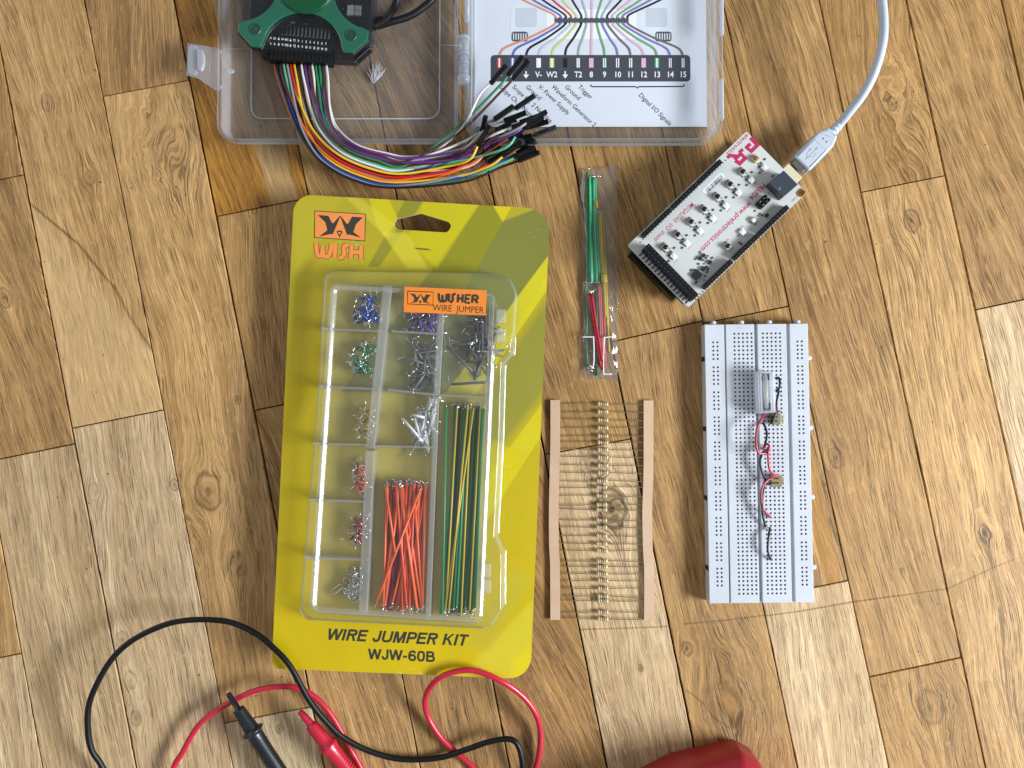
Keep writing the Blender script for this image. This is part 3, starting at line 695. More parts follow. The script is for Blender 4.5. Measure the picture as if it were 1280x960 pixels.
for k in range(30):
    i = lanes[k]; pe, pt, z_, zt, cc = PLUG[i]
    t = (k + .5) / 30; te = t
    pe_ = c5(*pe); pt_ = c5(*pt)
    hgt = [10, 12, 15.5, 17.5, 18.5, 14, 10, 9]; 
    pts = []; lay = rs.uniform(-1.6, 1.6); perm = rs.uniform(-.2, .2)
    for q, ((xa, ya), (xb, yb_)) in enumerate(A):
        tt = t if q < 2 else min(1, max(0, t + perm * min(1, (q - 1) / 3)))
        inner = (pe_[1] < 150)                              # the two or three leads that leave early, on top
        x = xa + (xb - xa) * tt; y = ya + (yb_ - ya) * tt
        zz = hgt[q] + (lay * 1.3 if q > 1 else (k % 2) * 2.2 - 1.1) + (3 * tt if q > 3 else 0)
        if q == 7:
            if pe_[1] < 135:
                for (xx, yy, z9) in ((570 + 4 * tt, 166 - 4 * (k % 3), 12),): pts.append(P(xx, yy, z9))
                continue
            mx = .5 * x + .5 * (pe_[0] - 30); y = .5 * y + .5 * (pe_[1] + 22); x = mx
        pts.append(P(x, y, zz))
    u = (Vector(pt_) - Vector(pe_)); u.normalize()
    s_ = 22 if pe_[1] > 135 else 34
    end = P(pe_[0], pe_[1], z_); tip = P(pt_[0], pt_[1], zt)
    d_ = (tip - end).normalized()
    back = d_ * -10; back.z = min(back.z, 0) * .3 - .2
    pts.append(end + back + Vector((0, 0, 0))); pts.append(end + d_ * 1.0)
    col_ = order[k] if i not in (1, 2, 3, 11, 17, 14) else cc
    b = MB(); b.tube([HL(p) for p in spline(pts, 7)], .78, 7); wo = b.build('lead', wm[col_], harness)
    if order[k] in ('orange', 'blue', 'grey', 'green', 'purple') and k % 2:
        b = MB(); b.tube([HL(p + Vector((.22, .18, .45))) for p in spline(pts, 7)], .20, 4); b.build('stripe', wm['white'], wo)
    L_ = 14.0
    q = HL(end); qt = HL(end + d_ * L_)
    dd = (qt - q).normalized(); side = Vector((0, 0, 1)).cross(dd).normalized(); upv = dd.cross(side)
    M_ = Matrix((( side.x, upv.x, dd.x, q.x), (side.y, upv.y, dd.y, q.y), (side.z, upv.z, dd.z, q.z), (0, 0, 0, 1)))
    b = MB(); b.prism(rect(-1.27, -1.27, 1.27, 1.27), 0, L_, .18, M=M_)
    pm = black if i != 8 else mat('worn_black_plastic', '33363C', .4)
    b.m = 1; b.prism(rect(-.5, -.5, .5, .5), L_ + .01, L_ + .06, 0, M=M_); b.prism(rect(-.45, 1.272, .45, 1.32)[0:4], 3.0, 9.0, 0, M=M_)
    b.build('plug', [pm, mat('slot_black', '050506', .8)], wo)
# ------------------------------------------------------------------ carded wire kit
ZC = 14.5
FK = Frame(513, 545, 0, -2.85, zref=ZC)
kit = FK.empty('wire_kit', 'yellow and olive hanging card with a clear blister box of coloured jumper wires', 'wire kit')
k1 = crop(360, 230, 3.765); k2 = crop(370, 330, 4.17); k3 = crop(500, 340, 4.364); k4 = crop(360, 560, 4.0); k5 = crop(460, 480, 3.0); k6 = crop(330, 740, 3.556)
def K(p, z): return FK.L2(*p, z)
outline = [K(p, ZC) for p in ((367.5, 242.5), (687.5, 261.5), (663, 849), (339.5, 835.5))]
cardpoly = roundpoly(outline, [11, 15, 13, 4], 8)
hole = [K(k1(x, y), ZC) for x, y in ((503, 180), (512, 166), (625, 139), (760, 180), (768, 200), (752, 229), (520, 214), (503, 200))]
hole = roundpoly(hole, [3, 2, 4, 3, 2, 4, 4, 3], 4)
# printed card: colours are its print, with the blister's shadow painted in at left
def card_mat():
    t = NT('printed_card'); b_ = t.bsdf
    tc = t.n('ShaderNodeTexCoord').outputs['Object']; sp = t.n('ShaderNodeSeparateXYZ', i0=tc); X, Y = sp.outputs[0], sp.outputs[1]
    g = t.maprange(Y, -.14, .14, 0, 1)
    nz = t.noise(tc, 9, 3.0); 
    col = t.mix(g, lin('D0B508'), lin('B2A428'))
    def half(p, q, soft=.0006):
        a = Vector(p) * .001; e = Vector(q) * .001; d = (e - a).normalized(); nx, ny = -d.y, d.x
        v = t.m('SUBTRACT', t.m('ADD', t.m('MULTIPLY', X, nx), t.m('MULTIPLY', Y, ny)), a.x * nx + a.y * ny)
        return t.maprange(v, -soft, soft, 0, 1)
    def poly(pts, colr, al, soft=.0004):
        nonlocal col
        p = ccw([K(k1(*q), ZC) for q in pts]); mk = None
        for i in range(len(p)):
            h = half(p[i], p[(i + 1) % len(p)], soft); mk = h if mk is None else t.m('MULTIPLY', mk, h)
        col = t.mix(t.m('MULTIPLY', mk, al), col, lin(colr))
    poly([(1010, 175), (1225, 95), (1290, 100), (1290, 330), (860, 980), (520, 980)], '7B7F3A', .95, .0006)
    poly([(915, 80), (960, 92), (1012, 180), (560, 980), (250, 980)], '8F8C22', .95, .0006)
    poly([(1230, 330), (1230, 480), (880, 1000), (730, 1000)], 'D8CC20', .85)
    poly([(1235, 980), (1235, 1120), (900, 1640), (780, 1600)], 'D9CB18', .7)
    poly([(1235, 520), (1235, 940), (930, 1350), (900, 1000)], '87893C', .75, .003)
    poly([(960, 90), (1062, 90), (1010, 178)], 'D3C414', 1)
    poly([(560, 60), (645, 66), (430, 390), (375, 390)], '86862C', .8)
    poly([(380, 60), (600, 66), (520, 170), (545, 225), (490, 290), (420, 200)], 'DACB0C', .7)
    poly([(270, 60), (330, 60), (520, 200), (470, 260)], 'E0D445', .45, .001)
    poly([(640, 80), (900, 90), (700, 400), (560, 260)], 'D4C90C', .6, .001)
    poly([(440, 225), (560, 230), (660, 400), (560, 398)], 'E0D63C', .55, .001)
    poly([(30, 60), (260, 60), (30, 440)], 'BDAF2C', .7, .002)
    poly([(20, 440), (120, 350), (60, 760), (-10, 900)], '968A1E', .8, .003)  # painted shade: blister's shadow along the left edge
    poly([(-40, 900), (60, 600), (200, 800), (-60, 1300)], 'A8900A', .75, .004)  # same painted shadow, further down the left strip
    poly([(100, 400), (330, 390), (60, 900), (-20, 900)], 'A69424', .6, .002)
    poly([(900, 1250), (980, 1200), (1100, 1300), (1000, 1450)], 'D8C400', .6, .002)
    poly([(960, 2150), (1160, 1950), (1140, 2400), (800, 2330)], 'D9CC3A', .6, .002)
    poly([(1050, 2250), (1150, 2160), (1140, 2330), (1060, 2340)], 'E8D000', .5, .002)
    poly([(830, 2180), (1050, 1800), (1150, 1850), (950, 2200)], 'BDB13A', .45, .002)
    mott = t.maprange(t.noise(tc, 30, 4.0), .3, .7, .94, 1.04); cb = t.n('ShaderNodeCombineColor'); [t.set(cb.inputs[i], mott) for i in range(3)]
    col = t.mix(1.0, col, cb.outputs[0], 'MULTIPLY')
    sc_ = t.maprange(t.m('MULTIPLY', t.noise(tc, 420, 2.0, .6), t.noise(tc, 24, 3.0)), .43, .50, 0, .25); col = t.mix(sc_, col, lin('E6E0B0'))
    t.set(b_.inputs['Base Color'], col); b_.inputs['Roughness'].default_value = .36; b_.inputs['Specular IOR Level'].default_value = .4
    b_.inputs['Coat Weight'].default_value = .15; b_.inputs['Coat Roughness'].default_value = .2
    t.bump(t.noise(tc, 14, 2.0), .0012, .6)
    return t.mat
def plate_with_hole(outer, inner, z0, z1, name, m, parent):
    bm = bmesh.new()
    def loop(pts, z): return [bm.verts.new((x * .001, y * .001, z * .001)) for x, y in pts]
    outer = ccw(outer); inner = ccw(inner)
    o0, i0 = loop(outer, z0), loop(inner, z0)
    es = [bm.edges.new((o0[k - 1], o0[k])) for k in range(len(o0))] + [bm.edges.new((i0[k - 1], i0[k])) for k in range(len(i0))]
    res = bmesh.ops.triangle_fill(bm, use_beauty=True, use_dissolve=False, edges=es)
    top = bmesh.ops.extrude_face_region(bm, geom=[f for f in bm.faces])
    vs_ = [g for g in top['geom'] if isinstance(g, bmesh.types.BMVert)]
    for v in vs_: v.co.z = z1 * .001
    bmesh.ops.recalc_face_normals(bm, faces=bm.faces)
    for f_ in bm.faces: f_.material_index = 1 if abs(f_.normal.z) < .5 else 0
    me = bpy.data.meshes.new(name); bm.to_mesh(me); bm.free(); me.materials.append(m); me.materials.append(mat('card_edge', 'E8E6D6', .7))
    o = bpy.data.objects.new(name, me); COL.objects.link(o); o.parent = parent; return o
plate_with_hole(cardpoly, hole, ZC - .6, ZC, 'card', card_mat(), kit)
pet = clear('clear_blister', veil=.035, edge=.55, tint=(.975, .98, .975), white=(.86, .9, .93), rough=.07, gl=.42, power=2.6, bumpd=.12, bumps=70)
pet_flat = clear('clear_blister_lid', veil=.045, edge=.08, tint=(.975, .98, .975), white=(.84, .88, .88), rough=.12, gl=.30, power=3.0, bumpd=.25, bumps=45)
petw = clear('clear_divider', veil=.28, edge=.55, tint=(.99, .99, .98), white=(.93, .93, .90), rough=.14, gl=.7, power=2.4, bumpd=.05, bumps=150)
ZB = ZC + 11.5
# back shell behind the card (the box goes through the card), lifts the card off the floor
b = MB(); 
inner_px = [(412, 352), (622, 363), (603, 782), (385, 768)]
ip = [K(p, ZB) for p in inner_px]
b.prism(roundpoly(inset(ccw(ip), 1.5), 4, 4), 0.1, ZC - .7, 1.2); b.build('back_shell', frost2, kit)
def shell(b, poly, z0, z1, flare, ch, rad, top=True, n=6, wall=.7):
    p = ccw(roundpoly(poly, rad, n))
    rr = [[(x, y, z0) for x, y in inset(p, -flare - 1.2)], [(x, y, z0 + .35) for x, y in inset(p, -flare - 1.0)], [(x, y, z0 + .4) for x, y in inset(p, -flare - .4)], [(x, y, z0 + .8) for x, y in inset(p, -flare)]]
    for k in range(5):
        a_ = k / 4 * math.pi / 2; rr.append([(x, y, z1 - ch + ch * math.sin(a_)) for x, y in inset(p, ch * (1 - math.cos(a_)))])
    b.smooth = True; b.rings(rr, cap0=False, cap1=False); b.smooth = False
    return rr[-1]
# outer blister with its stepped right side
out_px = [k3(-430, -10), (405, 338), (396, 500), (374, 766), (382, 776), (602, 787), (614, 783), (628, 762), k5(505, 640), k5(478, 570), k5(497, 200), k3(560, 500), k3(610, 440), k3(632, 110), k3(600, 35), k3(500, 5)]
op = [K(p, ZB) for p in out_px[1:]]
b = MB(); last = shell(b, op, ZC, ZB + .6, .9, 2.2, [7, 0, 4, 4, 4, 4, 4, 3, 3, 3, 3, 3, 5, 4, 0])
b.build('blister_wall', pet, kit)
b = MB(); b.sheet([(x, y) for x, y, z in last], ZB + .6); b.build('blister_lid', pet_flat, kit)
# inner compartment box
b = MB(); q_ = ccw(roundpoly(ip, [6, 7, 5, 6], 6)); b.rings([[(x, y, ZC) for x, y in inset(q_, -.2)], [(x, y, ZB - 2.0) for x, y in q_], [(x, y, ZB - 1.7) for x, y in inset(q_, .25)], [(x, y, ZB - .72) for x, y in inset(q_, 1.85)]], cap0=False, cap1=False); b.build('box_wall', pet, kit)
b = MB(); p_ = ccw(roundpoly(ip, 6, 6)); b.rings([[(x, y, ZB - .6) for x, y in inset(p_, 1.6)], [(x, y, ZB - .2) for x, y in inset(p_, 1.9)], [(x, y, ZB - .25) for x, y in inset(p_, 2.3)], [(x, y, ZB - .75) for x, y in inset(p_, 3.0)], [(x, y, ZB - 1.5) for x, y in inset(p_, 3.9)], [(x, y, ZB - 2.4) for x, y in inset(p_, 4.3)]], cap0=False, cap1=False); b.build('box_rim', petw, kit)
b = MB(); b.prism(inset(p_, .8), ZC + .15, ZC + .7); b.build('box_floor', clear('box_floor_plastic', veil=.08, edge=.06, tint=(.99, .99, .97), white=(.90, .90, .82), rough=.15, gl=.25), kit)
def divider(a, e, wd, name='divider', z0=ZC + .7, z1=ZB - .8):
    a = Vector(K(a, (z0 + z1) / 2 + 3)); e = Vector(K(e, (z0 + z1) / 2 + 3)); d = (e - a).normalized(); nn = Vector((-d.y, d.x)) * wd / 2
    b = MB(); p = [a + nn * 1.5, a - nn * 1.5, e - nn * 1.5, e + nn * 1.5]; b.prism([(v.x, v.y) for v in p], z0, z1, wd * .35, steps=3); return b.build(name, petw, kit)
divider((485, 357), (463, 560), 3.6); divider((463, 563), (454, 768), 3.6)
divider((553, 362), (546, 494), 2.6); divider((546, 496), (535, 774), 2.2)
for (a, e) in ((k2(150, 340), k2(440, 352)), (k2(125, 640), k2(430, 652)), (k2(108, 936), k2(410, 942)), (k4(122, 258), k4(415, 268)), (k4(100, 546), k4(400, 556)), (k2(500, 352), (552, 418)), (k2(482, 655), (548, 494)), (k5(12, 232), (543, 559)), ((549, 494), (612, 497))):
    divider(a, e, .9)
# side clips of the box
for (x, y) in (k3(548, 240), k3(548, 345), k5(440, 700), k5(440, 760)):
    v = FK.L(x, y, ZB - 3); b = MB(); b.prism(roundpoly(rect(v.x - 2.6, v.y - 4.2, v.x + 3.2, v.y + 4.2), 1, 3), ZC + 3, ZB - 3, .7); b.build('clip', petw, kit)
for (x, y) in (k2(165, 338), k2(150, 638), k2(125, 936), k4(140, 262), k4(112, 550)):
    v = FK.L(x, y, ZB - 1); b = MB(); b.prism(roundpoly(rect(v.x - 4, v.y - .9, v.x + 4, v.y + .9), .6, 2), ZB - 3.4, ZB - .9, .4); b.build('rib', petw, kit)
GLY = dict(W=(1.0, [[(.06, 1), (.27, 0)], [(.5, 1), (.27, 0)], [(.5, 1), (.73, 0)], [(.94, 1), (.73, 0)]]), I=(.3, [[(.15, 1), (.15, 0)]]),
 R=(.74, [[(.14, 1), (.14, 0)], 'c', [(.14, .91), (.46, .91), (.60, .85), (.63, .73), (.60, .60), (.46, .54), (.14, .54)], [(.42, .52), (.62, 0)]]),
 E=(.70, [[(.14, 1), (.14, 0)], [(.1, .91), (.66, .91)], [(.1, .53), (.62, .53)], [(.1, .09), (.67, .09)]]),
 J=(.62, ['c', [(.48, 1), (.48, .32), (.42, .15), (.29, .09), (.17, .14), (.12, .34)]]),
 U=(.78, ['c', [(.13, 1), (.13, .36), (.18, .17), (.39, .09), (.60, .17), (.65, .36), (.65, 1)]]),
 M=(.90, [[(.14, 1), (.14, 0)], [(.20, 1), (.45, 0)], [(.70, 1), (.45, 0)], [(.76, 1), (.76, 0)]]),
 P=(.70, [[(.14, 1), (.14, 0)], 'c', [(.14, .91), (.44, .91), (.58, .84), (.61, .69), (.58, .54), (.44, .47), (.14, .47)]]),
 K=(.76, [[(.14, 1), (.14, 0)], [(.62, 1), (.20, .42)], [(.34, .58), (.66, 0)]]), T=(.66, [[(.02, .91), (.64, .91)], [(.33, .95), (.33, 0)]]),
 B=(.74, [[(.14, 1), (.14, 0)], 'c', [(.14, .91), (.44, .91), (.56, .84), (.57, .66), (.46, .54), (.14, .54)], 'c', [(.2, .535), (.48, .53), (.62, .44), (.63, .2), (.50, .09), (.14, .09)]]))
GLY['-'] = (.42, [[(.06, .38), (.36, .38)]]); GLY[' '] = (.34, [])
GLY['6'] = (.68, ['c', [(.56, .74), (.48, .90), (.33, .92), (.17, .80), (.12, .5), (.15, .22), (.33, .08), (.51, .14), (.57, .32), (.50, .50), (.34, .57), (.17, .46)]])
GLY['0'] = (.68, ['c', [(.34, .92), (.17, .84), (.12, .5), (.17, .16), (.34, .08), (.51, .16), (.56, .5), (.51, .84), (.34, .92)]])
def grotesk(s_, a, e, h, z, m, parent, shear=0.0, wd=.205, nm='lettering'):
    "bold sans letters drawn between two points of the base line"
    a, e = Vector(a), Vector(e); tot = sum(GLY[c][0] for c in s_); d = (e - a).normalized(); n_ = Vector((-d.y, d.x)); ux = (e - a).length / tot; cur = 0
    for c in s_:
        b = MB(); q = 0; curve = False
        f = lambda x, y: tuple(a + d * (cur + x) * ux + (n_ + d * shear) * y * h)
        for st in GLY[c][1]:
            if st == 'c': curve = True; continue
            zz = z + q * .006; q += 1; kx = h / ux
            if curve:
                pts = [(p.x, p.y) for p in spline([Vector((x, y, 0)) for x, y in st], 4)]; b.ribbon([f(*p) for p in pts], wd * h, zz)
            else:
                (x0, y0), (x1, y1) = st
                if abs(y1 - y0) > .2: k_ = wd / 2 * kx * 1.04; b.sheet([f(x0 - k_, y0), f(x1 - k_, y1), f(x1 + k_, y1), f(x0 + k_, y0)], zz)
                else: k_ = wd / 2; b.sheet([f(x0, y0 - k_), f(x1, y1 - k_), f(x1, y1 + k_), f(x0, y0 + k_)], zz)
            curve = False
        if b.v: b.build(nm, m, parent)
        cur += GLY[c][0]
# print on the card
orange = mat('print_orange', 'F2924A', .5, var=.02); dk = mat('print_dark', '38372F', .5, var=.03)
zp = ZC + .08
b = MB(); b.sheet([K(k1(*p), ZC) for p in ((125, 125), (367, 141), (363, 270), (123, 253))], zp); b.build('emblem_frame', dk, kit)
b = MB(); b.sheet([K(k1(*p), ZC) for p in ((128, 129), (363, 144), (360, 266), (127, 250))], zp + .06); b.build('emblem_field', orange, kit)
def bird(f, z, m, parent, nm='emblem'):
    b = MB()
    b.sheet([f(x, y) for x, y in ((140, 146), (190, 150), (207, 183), (214, 185), (243, 152), (247, 152), (212, 236), (200, 236), (148, 247), (186, 218), (176, 180))], z)
    b.sheet([f(x, y) for x, y in ((352, 158), (302, 154), (284, 186), (277, 188), (250, 152), (246, 152), (278, 240), (290, 238), (345, 254), (308, 226), (320, 190))], z + .004)
    b.sheet([f(x, y) for x, y in ((229, 224), (237, 219), (249, 219), (257, 226), (243, 252))], z)
    return b.build(nm, m, parent)
bird(lambda x, y: K(k1(x, y), ZC), zp + .12, dk, kit)
b = MB(); b.sheet([K(k1(*p), ZC) for p in ((235, 226), (250, 227), (243, 241))], zp + .17); b.build('emblem_gem', orange, kit)
# stencil word WISH drawn as strokes
def word(strokes, f, z, wd, m, parent, outline=None, nm='lettering'):
    for s_ in strokes:
        if outline:
            b = MB(); b.ribbon([f(*p) for p in s_], wd * 1.36, z + .004 * strokes.index(s_)); b.build(nm, outline, parent)
    for s_ in strokes:
        b = MB(); b.ribbon([f(*p) for p in s_], wd, z + .06 + .004 * strokes.index(s_)); b.build(nm, m, parent)
def arc(pts): return [(p.x, p.y) for p in spline([Vector((x, y, 0)) for x, y in pts], 5)]
WISH = [arc([(133, 275), (136, 318), (145, 338), (158, 334), (163, 300), (163, 290)]), arc([(163, 300), (166, 334), (178, 342), (192, 338), (201, 312), (206, 280)]),
        [(224, 281), (219, 346)], arc([(286, 289), (268, 291), (262, 306), (264, 330), (254, 346), (238, 347)]), [(300, 288), (296, 352)], [(344, 290), (344, 354)], [(300, 321), (344, 322)]]
word(WISH, lambda x, y: K(k1(x, y), ZC), zp, 2.35, orange, kit, outline=mat('print_rust', 'A85A20', .5))
grotesk('WIRE JUMPER KIT', K(k6(275, 212), ZC), K(k6(900, 240), ZC), 6.7, zp, dk, kit, shear=.24)
grotesk('WJW-60B', K(k6(462, 298), ZC), K(k6(760, 311), ZC), 6.1, zp, dk, kit)
b = MB(); p0, p1 = K(k1(606, 304), ZC), K(k1(672, 310), ZC); b.tube([(*p0, ZC), (*p0, ZC + .5), (*p1, ZC + .5), (*p1, ZC)], .3, 6); b.build('staple', mat('dull_steel', '7E7C6C', .35, 1.0), kit)
# orange sticker on the blister lid
zs = ZB + .75
def KS(x, y): return K(k3(x, y), zs)
st = MB(); st.prism([KS(*p) for p in ((24, 80), (474, 100), (467, 237), (20, 219))], zs - .08, zs + .05); stick = st.build('sticker', mat('sticker_orange', 'F08A30', .45, var=.03), kit)
b = MB(); b.ribbon([KS(*p) for p in ((42, 104), (182, 110), (179, 181), (40, 174), (42, 104))], .55, zs + .1); b.build('emblem_frame', mat('print_brown', '5A3418', .5), stick)
bird(lambda x, y: KS(48 + (x - 128) * .545, 108 + (y - 129) * .52 + (x - 128) * .01), zs + .12, dk, stick)
def SW_(x, y): return KS(x, y)
WSR = [arc([(212, 116), (213, 145), (220, 160), (230, 155), (232, 125)]), arc([(232, 130), (234, 158), (244, 160), (252, 150), (256, 118)]), [(268, 118), (266, 163)],
       arc([(304, 120), (292, 122), (287, 132), (288, 150), (280, 163), (274, 164)]), [(318, 121), (315, 166)], [(343, 122), (341, 167)], [(318, 144), (342, 146)],
       [(385, 126), (360, 125), (356, 167), (382, 169)], [(360, 146), (380, 147)], [(397, 126), (394, 169)], arc([(397, 128), (418, 130), (424, 140), (418, 149), (400, 149)]), [(408, 149), (424, 170)]]
for s_ in WSR:
    b = MB(); b.ribbon([SW_(*p) for p in s_], 1.45, zs + .1 + .002 * WSR.index(s_)); b.build('lettering', dk, stick)
text('WIRE  JUMPER', 5.4, *KS(318, 203), zs + .1, dk, stick, deg=-.3, sx=.88, spacing=1.0)

# ---- jumper wires inside the compartments: every wire a thing of its own
jm = {k: mat('jumper_' + k, v, .4, var=.03, coat=.1) for k, v in dict(orange='EA6A30', redorange='DE5230', magenta='A5305A', green='209050', dgreen='156E42', yellow='C9AC30', blue='1F4FA8', sgreen='2E8B50', syellow='B9A64A', violet='6B5596', grey='6E7073', dgrey='58585A', white='E2E4E8', red='B02430', mint='45B884', lime='B7A12C', salmon='C0605C').items()}
def jumper(name, a, e, r, m, leadlen, up=1.4, ins=0.0, drop=(0, 0, -1)):
    "a straight piece of insulation with two bent bare ends"
    a, e = Vector(a), Vector(e); d = (e - a).normalized(); dr = Vector(drop).normalized()
    b = MB(); b.m = 0; mid = (a + e) / 2 + Vector((0, 0, rnd.uniform(-.2, .2)))
    b.tube([a + d * ins, mid, e - d * ins], r, 7)
    o = b.build(name, m)
    b = MB(); 
    for p, q in ((a, -1), (e, 1)):
        if leadlen > 0: b.tube([p - d * q * (ins + .3), p + d * q * .8, p + d * q * 1.1 + dr * .4, p + d * q * 1.1 + dr * leadlen], .30, 5)
    l = b.build('bare_end', tin, o); return o
def KW(x, y, z):
    v = FK.L(x, y, z); c, d = math.cos(FK.a), math.sin(FK.a)
    return Vector((v.x * c - v.y * d + FK.o.x, v.x * d + v.y * c + FK.o.y, z))
rs = random.Random(21)
# long orange wires
def lab(o, l, g): return tag(o, l, 'jumper wire', g)
nO = 0
for k in range(64):
    z = ZC + 1.6 + (k / 64) * 7.6; x0 = rs.uniform(483, 535); x1 = x0 + rs.gauss(0, 18) - 3
    x1 = min(528, max(479, x1)); y0 = rs.uniform(602, 611); y1 = rs.uniform(753, 764)
    k = k - 18
    if k == 45: x0, y0, x1, y1, z = 525, 613, 469, 757, ZC + 9.6
    if k == 44: x0, y0, x1, y1, z = 482, 609, 494, 690, ZC + 9.2
    if k in (43, 42): x0, y0, x1, y1 = 500 + k - 42, 610, 521 + k - 42, 760
    m = jm[['orange', 'redorange', 'magenta', 'magenta'][k % 4] if z < ZC + 6.4 else ['orange', 'redorange', 'orange'][k % 3]]
    o = jumper('jumper_wire', KW(x0, y0, z), KW(x1, y1, z + rs.uniform(-.8, .8)), .66, m, rs.uniform(1.5, 4.5), drop=(rs.uniform(-1, 1), rs.uniform(-.3, .3), rs.uniform(-.9, .35)))
    if k == 45: lab(o, 'longest orange wire lying slanted on top of the orange bundle', 'orange wires in the lower middle compartment')
    else: lab(o, 'orange or crimson jumper wire in the crossed bundle of the lower middle compartment', 'orange wires in the lower middle compartment')
# long green and yellow wires
for k in range(44):
    z = ZC + 1.6 + (k / 44) * 7.4; x0 = rs.choice((rs.uniform(562, 604), rs.uniform(578, 606))); x1 = x0 - 14 + rs.gauss(0, 4); x1 = min(592, max(548, x1)); y0 = rs.uniform(506, 512); y1 = rs.uniform(758, 768)
    kind = 'yellow' if k % 8 == 3 or k in (41, 38) else ('green' if k % 2 else 'dgreen')
    if k == 43: x0, x1, kind = 585, 561, 'yellow'
    if k == 40: x0, x1, y1, kind = 592, 556, 765, 'yellow'
    if k in (42, 39): x0, x1, kind = 603, 594 - (42 - k), 'green'
    if k == 37: x0, x1, y0, kind = 558, 553, 508, 'green'
    o = jumper('jumper_wire', KW(x0, y0, z), KW(x1, y1, z + rs.uniform(-.6, .6)), .70 if kind != 'yellow' else .55, jm[kind], rs.uniform(1.5, 4), drop=(rs.uniform(-1, 1), rs.uniform(-.3, .3), rs.uniform(-.8, .3)))
    if kind == 'yellow': lab(o, 'long olive yellow jumper wire among the green ones in the tall right compartment', 'yellow wires in the tall right compartment')
    else: lab(o, 'long green jumper wire in the tall right compartment of the blister box', 'green wires in the tall right compartment')
# heaps of short wires: (n, cx, cy, spread x, spread y, insulated length mm, colour, label)
HEAPS = [
 (30, 455, 386, 17, 17, 6.5, 'blue', 'short blue staple wire in the heap of the top left compartment'),
 (32, 453, 449, 14, 19, 4.6, 'sgreen', 'short green staple wire in the heap of the second left compartment'),
 (24, 455, 529, 9, 19, 3.6, 'syellow', 'short olive yellow staple wire in the third left compartment'),
 (26, 449, 597, 9, 19, 3.4, 'orange', 'tiny orange staple wire in the fourth left compartment'),
 (26, 445, 663, 10, 18, 3.0, 'red', 'tiny dark red staple wire in the fifth left compartment'),
 (26, 441, 733, 9, 19, 0.0, None, 'bare metal staple wire in the bottom left compartment'),
 (26, 527, 400, 18, 14, 9, 'violet', 'violet staple wire half hidden under the orange sticker'),
 (24, 527, 455, 15, 26, 13, 'grey', 'grey jumper wire in the second compartment of the middle column'),
 (20, 527, 531, 13, 22, 16, 'white', 'white jumper wire in the third compartment of the middle column'),
 (26, 596, 430, 18, 30, 18, 'dgrey', 'dark grey jumper wire in the upper right compartment under the sticker'),
]
pile = MB(); PILE = {'syellow': 0, 'orange': 1, 'red': 2, None: 3}
for (n, cx, cy, sx_, sy_, ln, cc, lb) in HEAPS:
    for k in range(n):
        if cc == 'white': th = rs.gauss(1.55, .35)
        else: th = rs.uniform(0, math.pi)
        if cc == 'dgrey': th = rs.choice((rs.gauss(1.5, .3), rs.uniform(0, 3.14)))
        q = rs.random() ** .5; x = cx + rs.uniform(-1, 1) * sx_ * q + (sx_ * .25); y = cy + rs.uniform(-1, 1) * sy_
        z = ZC + 1.4 + rs.random() * 6.5; c = KW(x, y, z)
        if cc is None:
            L_ = rs.uniform(4, 7); d = Vector((math.cos(th), math.sin(th), rs.uniform(-.3, .3))); s2 = Vector((-math.sin(th), math.cos(th), .1)) * rs.uniform(1.0, 1.5)
            if k == 0: c = KW(421, 737, ZC + 2.5); d = Vector((.75, .6, 0)); s2 = Vector((-.6, .75, 0)) * 1.4; L_ = 9
            pts = [c - d * L_ / 2 - s2, c + d * L_ * .4 - s2, c + d * L_ / 2, c + d * L_ * .4 + s2, c - d * L_ / 2 + s2]
            pile.m = 3; pile.tube(spline(pts, 4), .33, 5); continue
        else:
            d = Vector((math.cos(th), math.sin(th), rs.uniform(-.35, .35))) * ln / 2
            if cc in PILE:
                pile.m = PILE[cc]; pile.tube([c - d, c + d], .72, 6); pile.m = 3; dn = d.normalized(); dr = Vector((rs.uniform(-1, 1), rs.uniform(-1, 1), rs.uniform(-.3, .6))).normalized(); L_ = rs.uniform(2.5, 5.5)
                for p, q in ((c - d, 1), (c + d, -1)): pile.tube([p + dn * q * .5, p - dn * q * 1.0, p - dn * q * 1.1 + dr * L_], .30, 5)
                continue
            o = jumper('jumper_wire', c - d, c + d, .72, jm[cc], rs.uniform(2.5, 5.5), drop=(rs.uniform(-1, 1), rs.uniform(-1, 1), rs.uniform(-.3, .6)))
        lab(o, lb, lb.split(' in the ')[0].replace('wire', 'wires') if False else {'blue': 'blue staple wires in the blister box', 'sgreen': 'green staple wires in the blister box', 'violet': 'violet staple wires under the sticker', 'grey': 'grey wires in the middle column', 'white': 'white wires in the middle column', 'dgrey': 'dark grey wires in the upper right compartment'}[cc])
pile.build('wire_heap', [jm['syellow'], jm['orange'], jm['red'], tin], None, 'heaps of tiny yellow, orange, red and bare wires in the lower left compartments', 'wire heaps', None, 'stuff')
for (x0, y0, x1, y1, lb) in ((*k3(255, 405), *k3(405, 552), 'dark grey wire slanting down to the right beside the dark grey heap'), (*k3(285, 400), *k3(410, 385), 'dark grey wire lying level at the left of the dark grey heap'), (*k3(280, 612), *k3(495, 600), 'single brown-grey wire along the bottom of the upper right compartment')):
    o = jumper('jumper_wire', KW(x0, y0, ZC + 8), KW(x1, y1, ZC + 8), .8, jm['dgrey'], 6, drop=(-.1, 1, .1)); tag(o, lb, 'jumper wire')
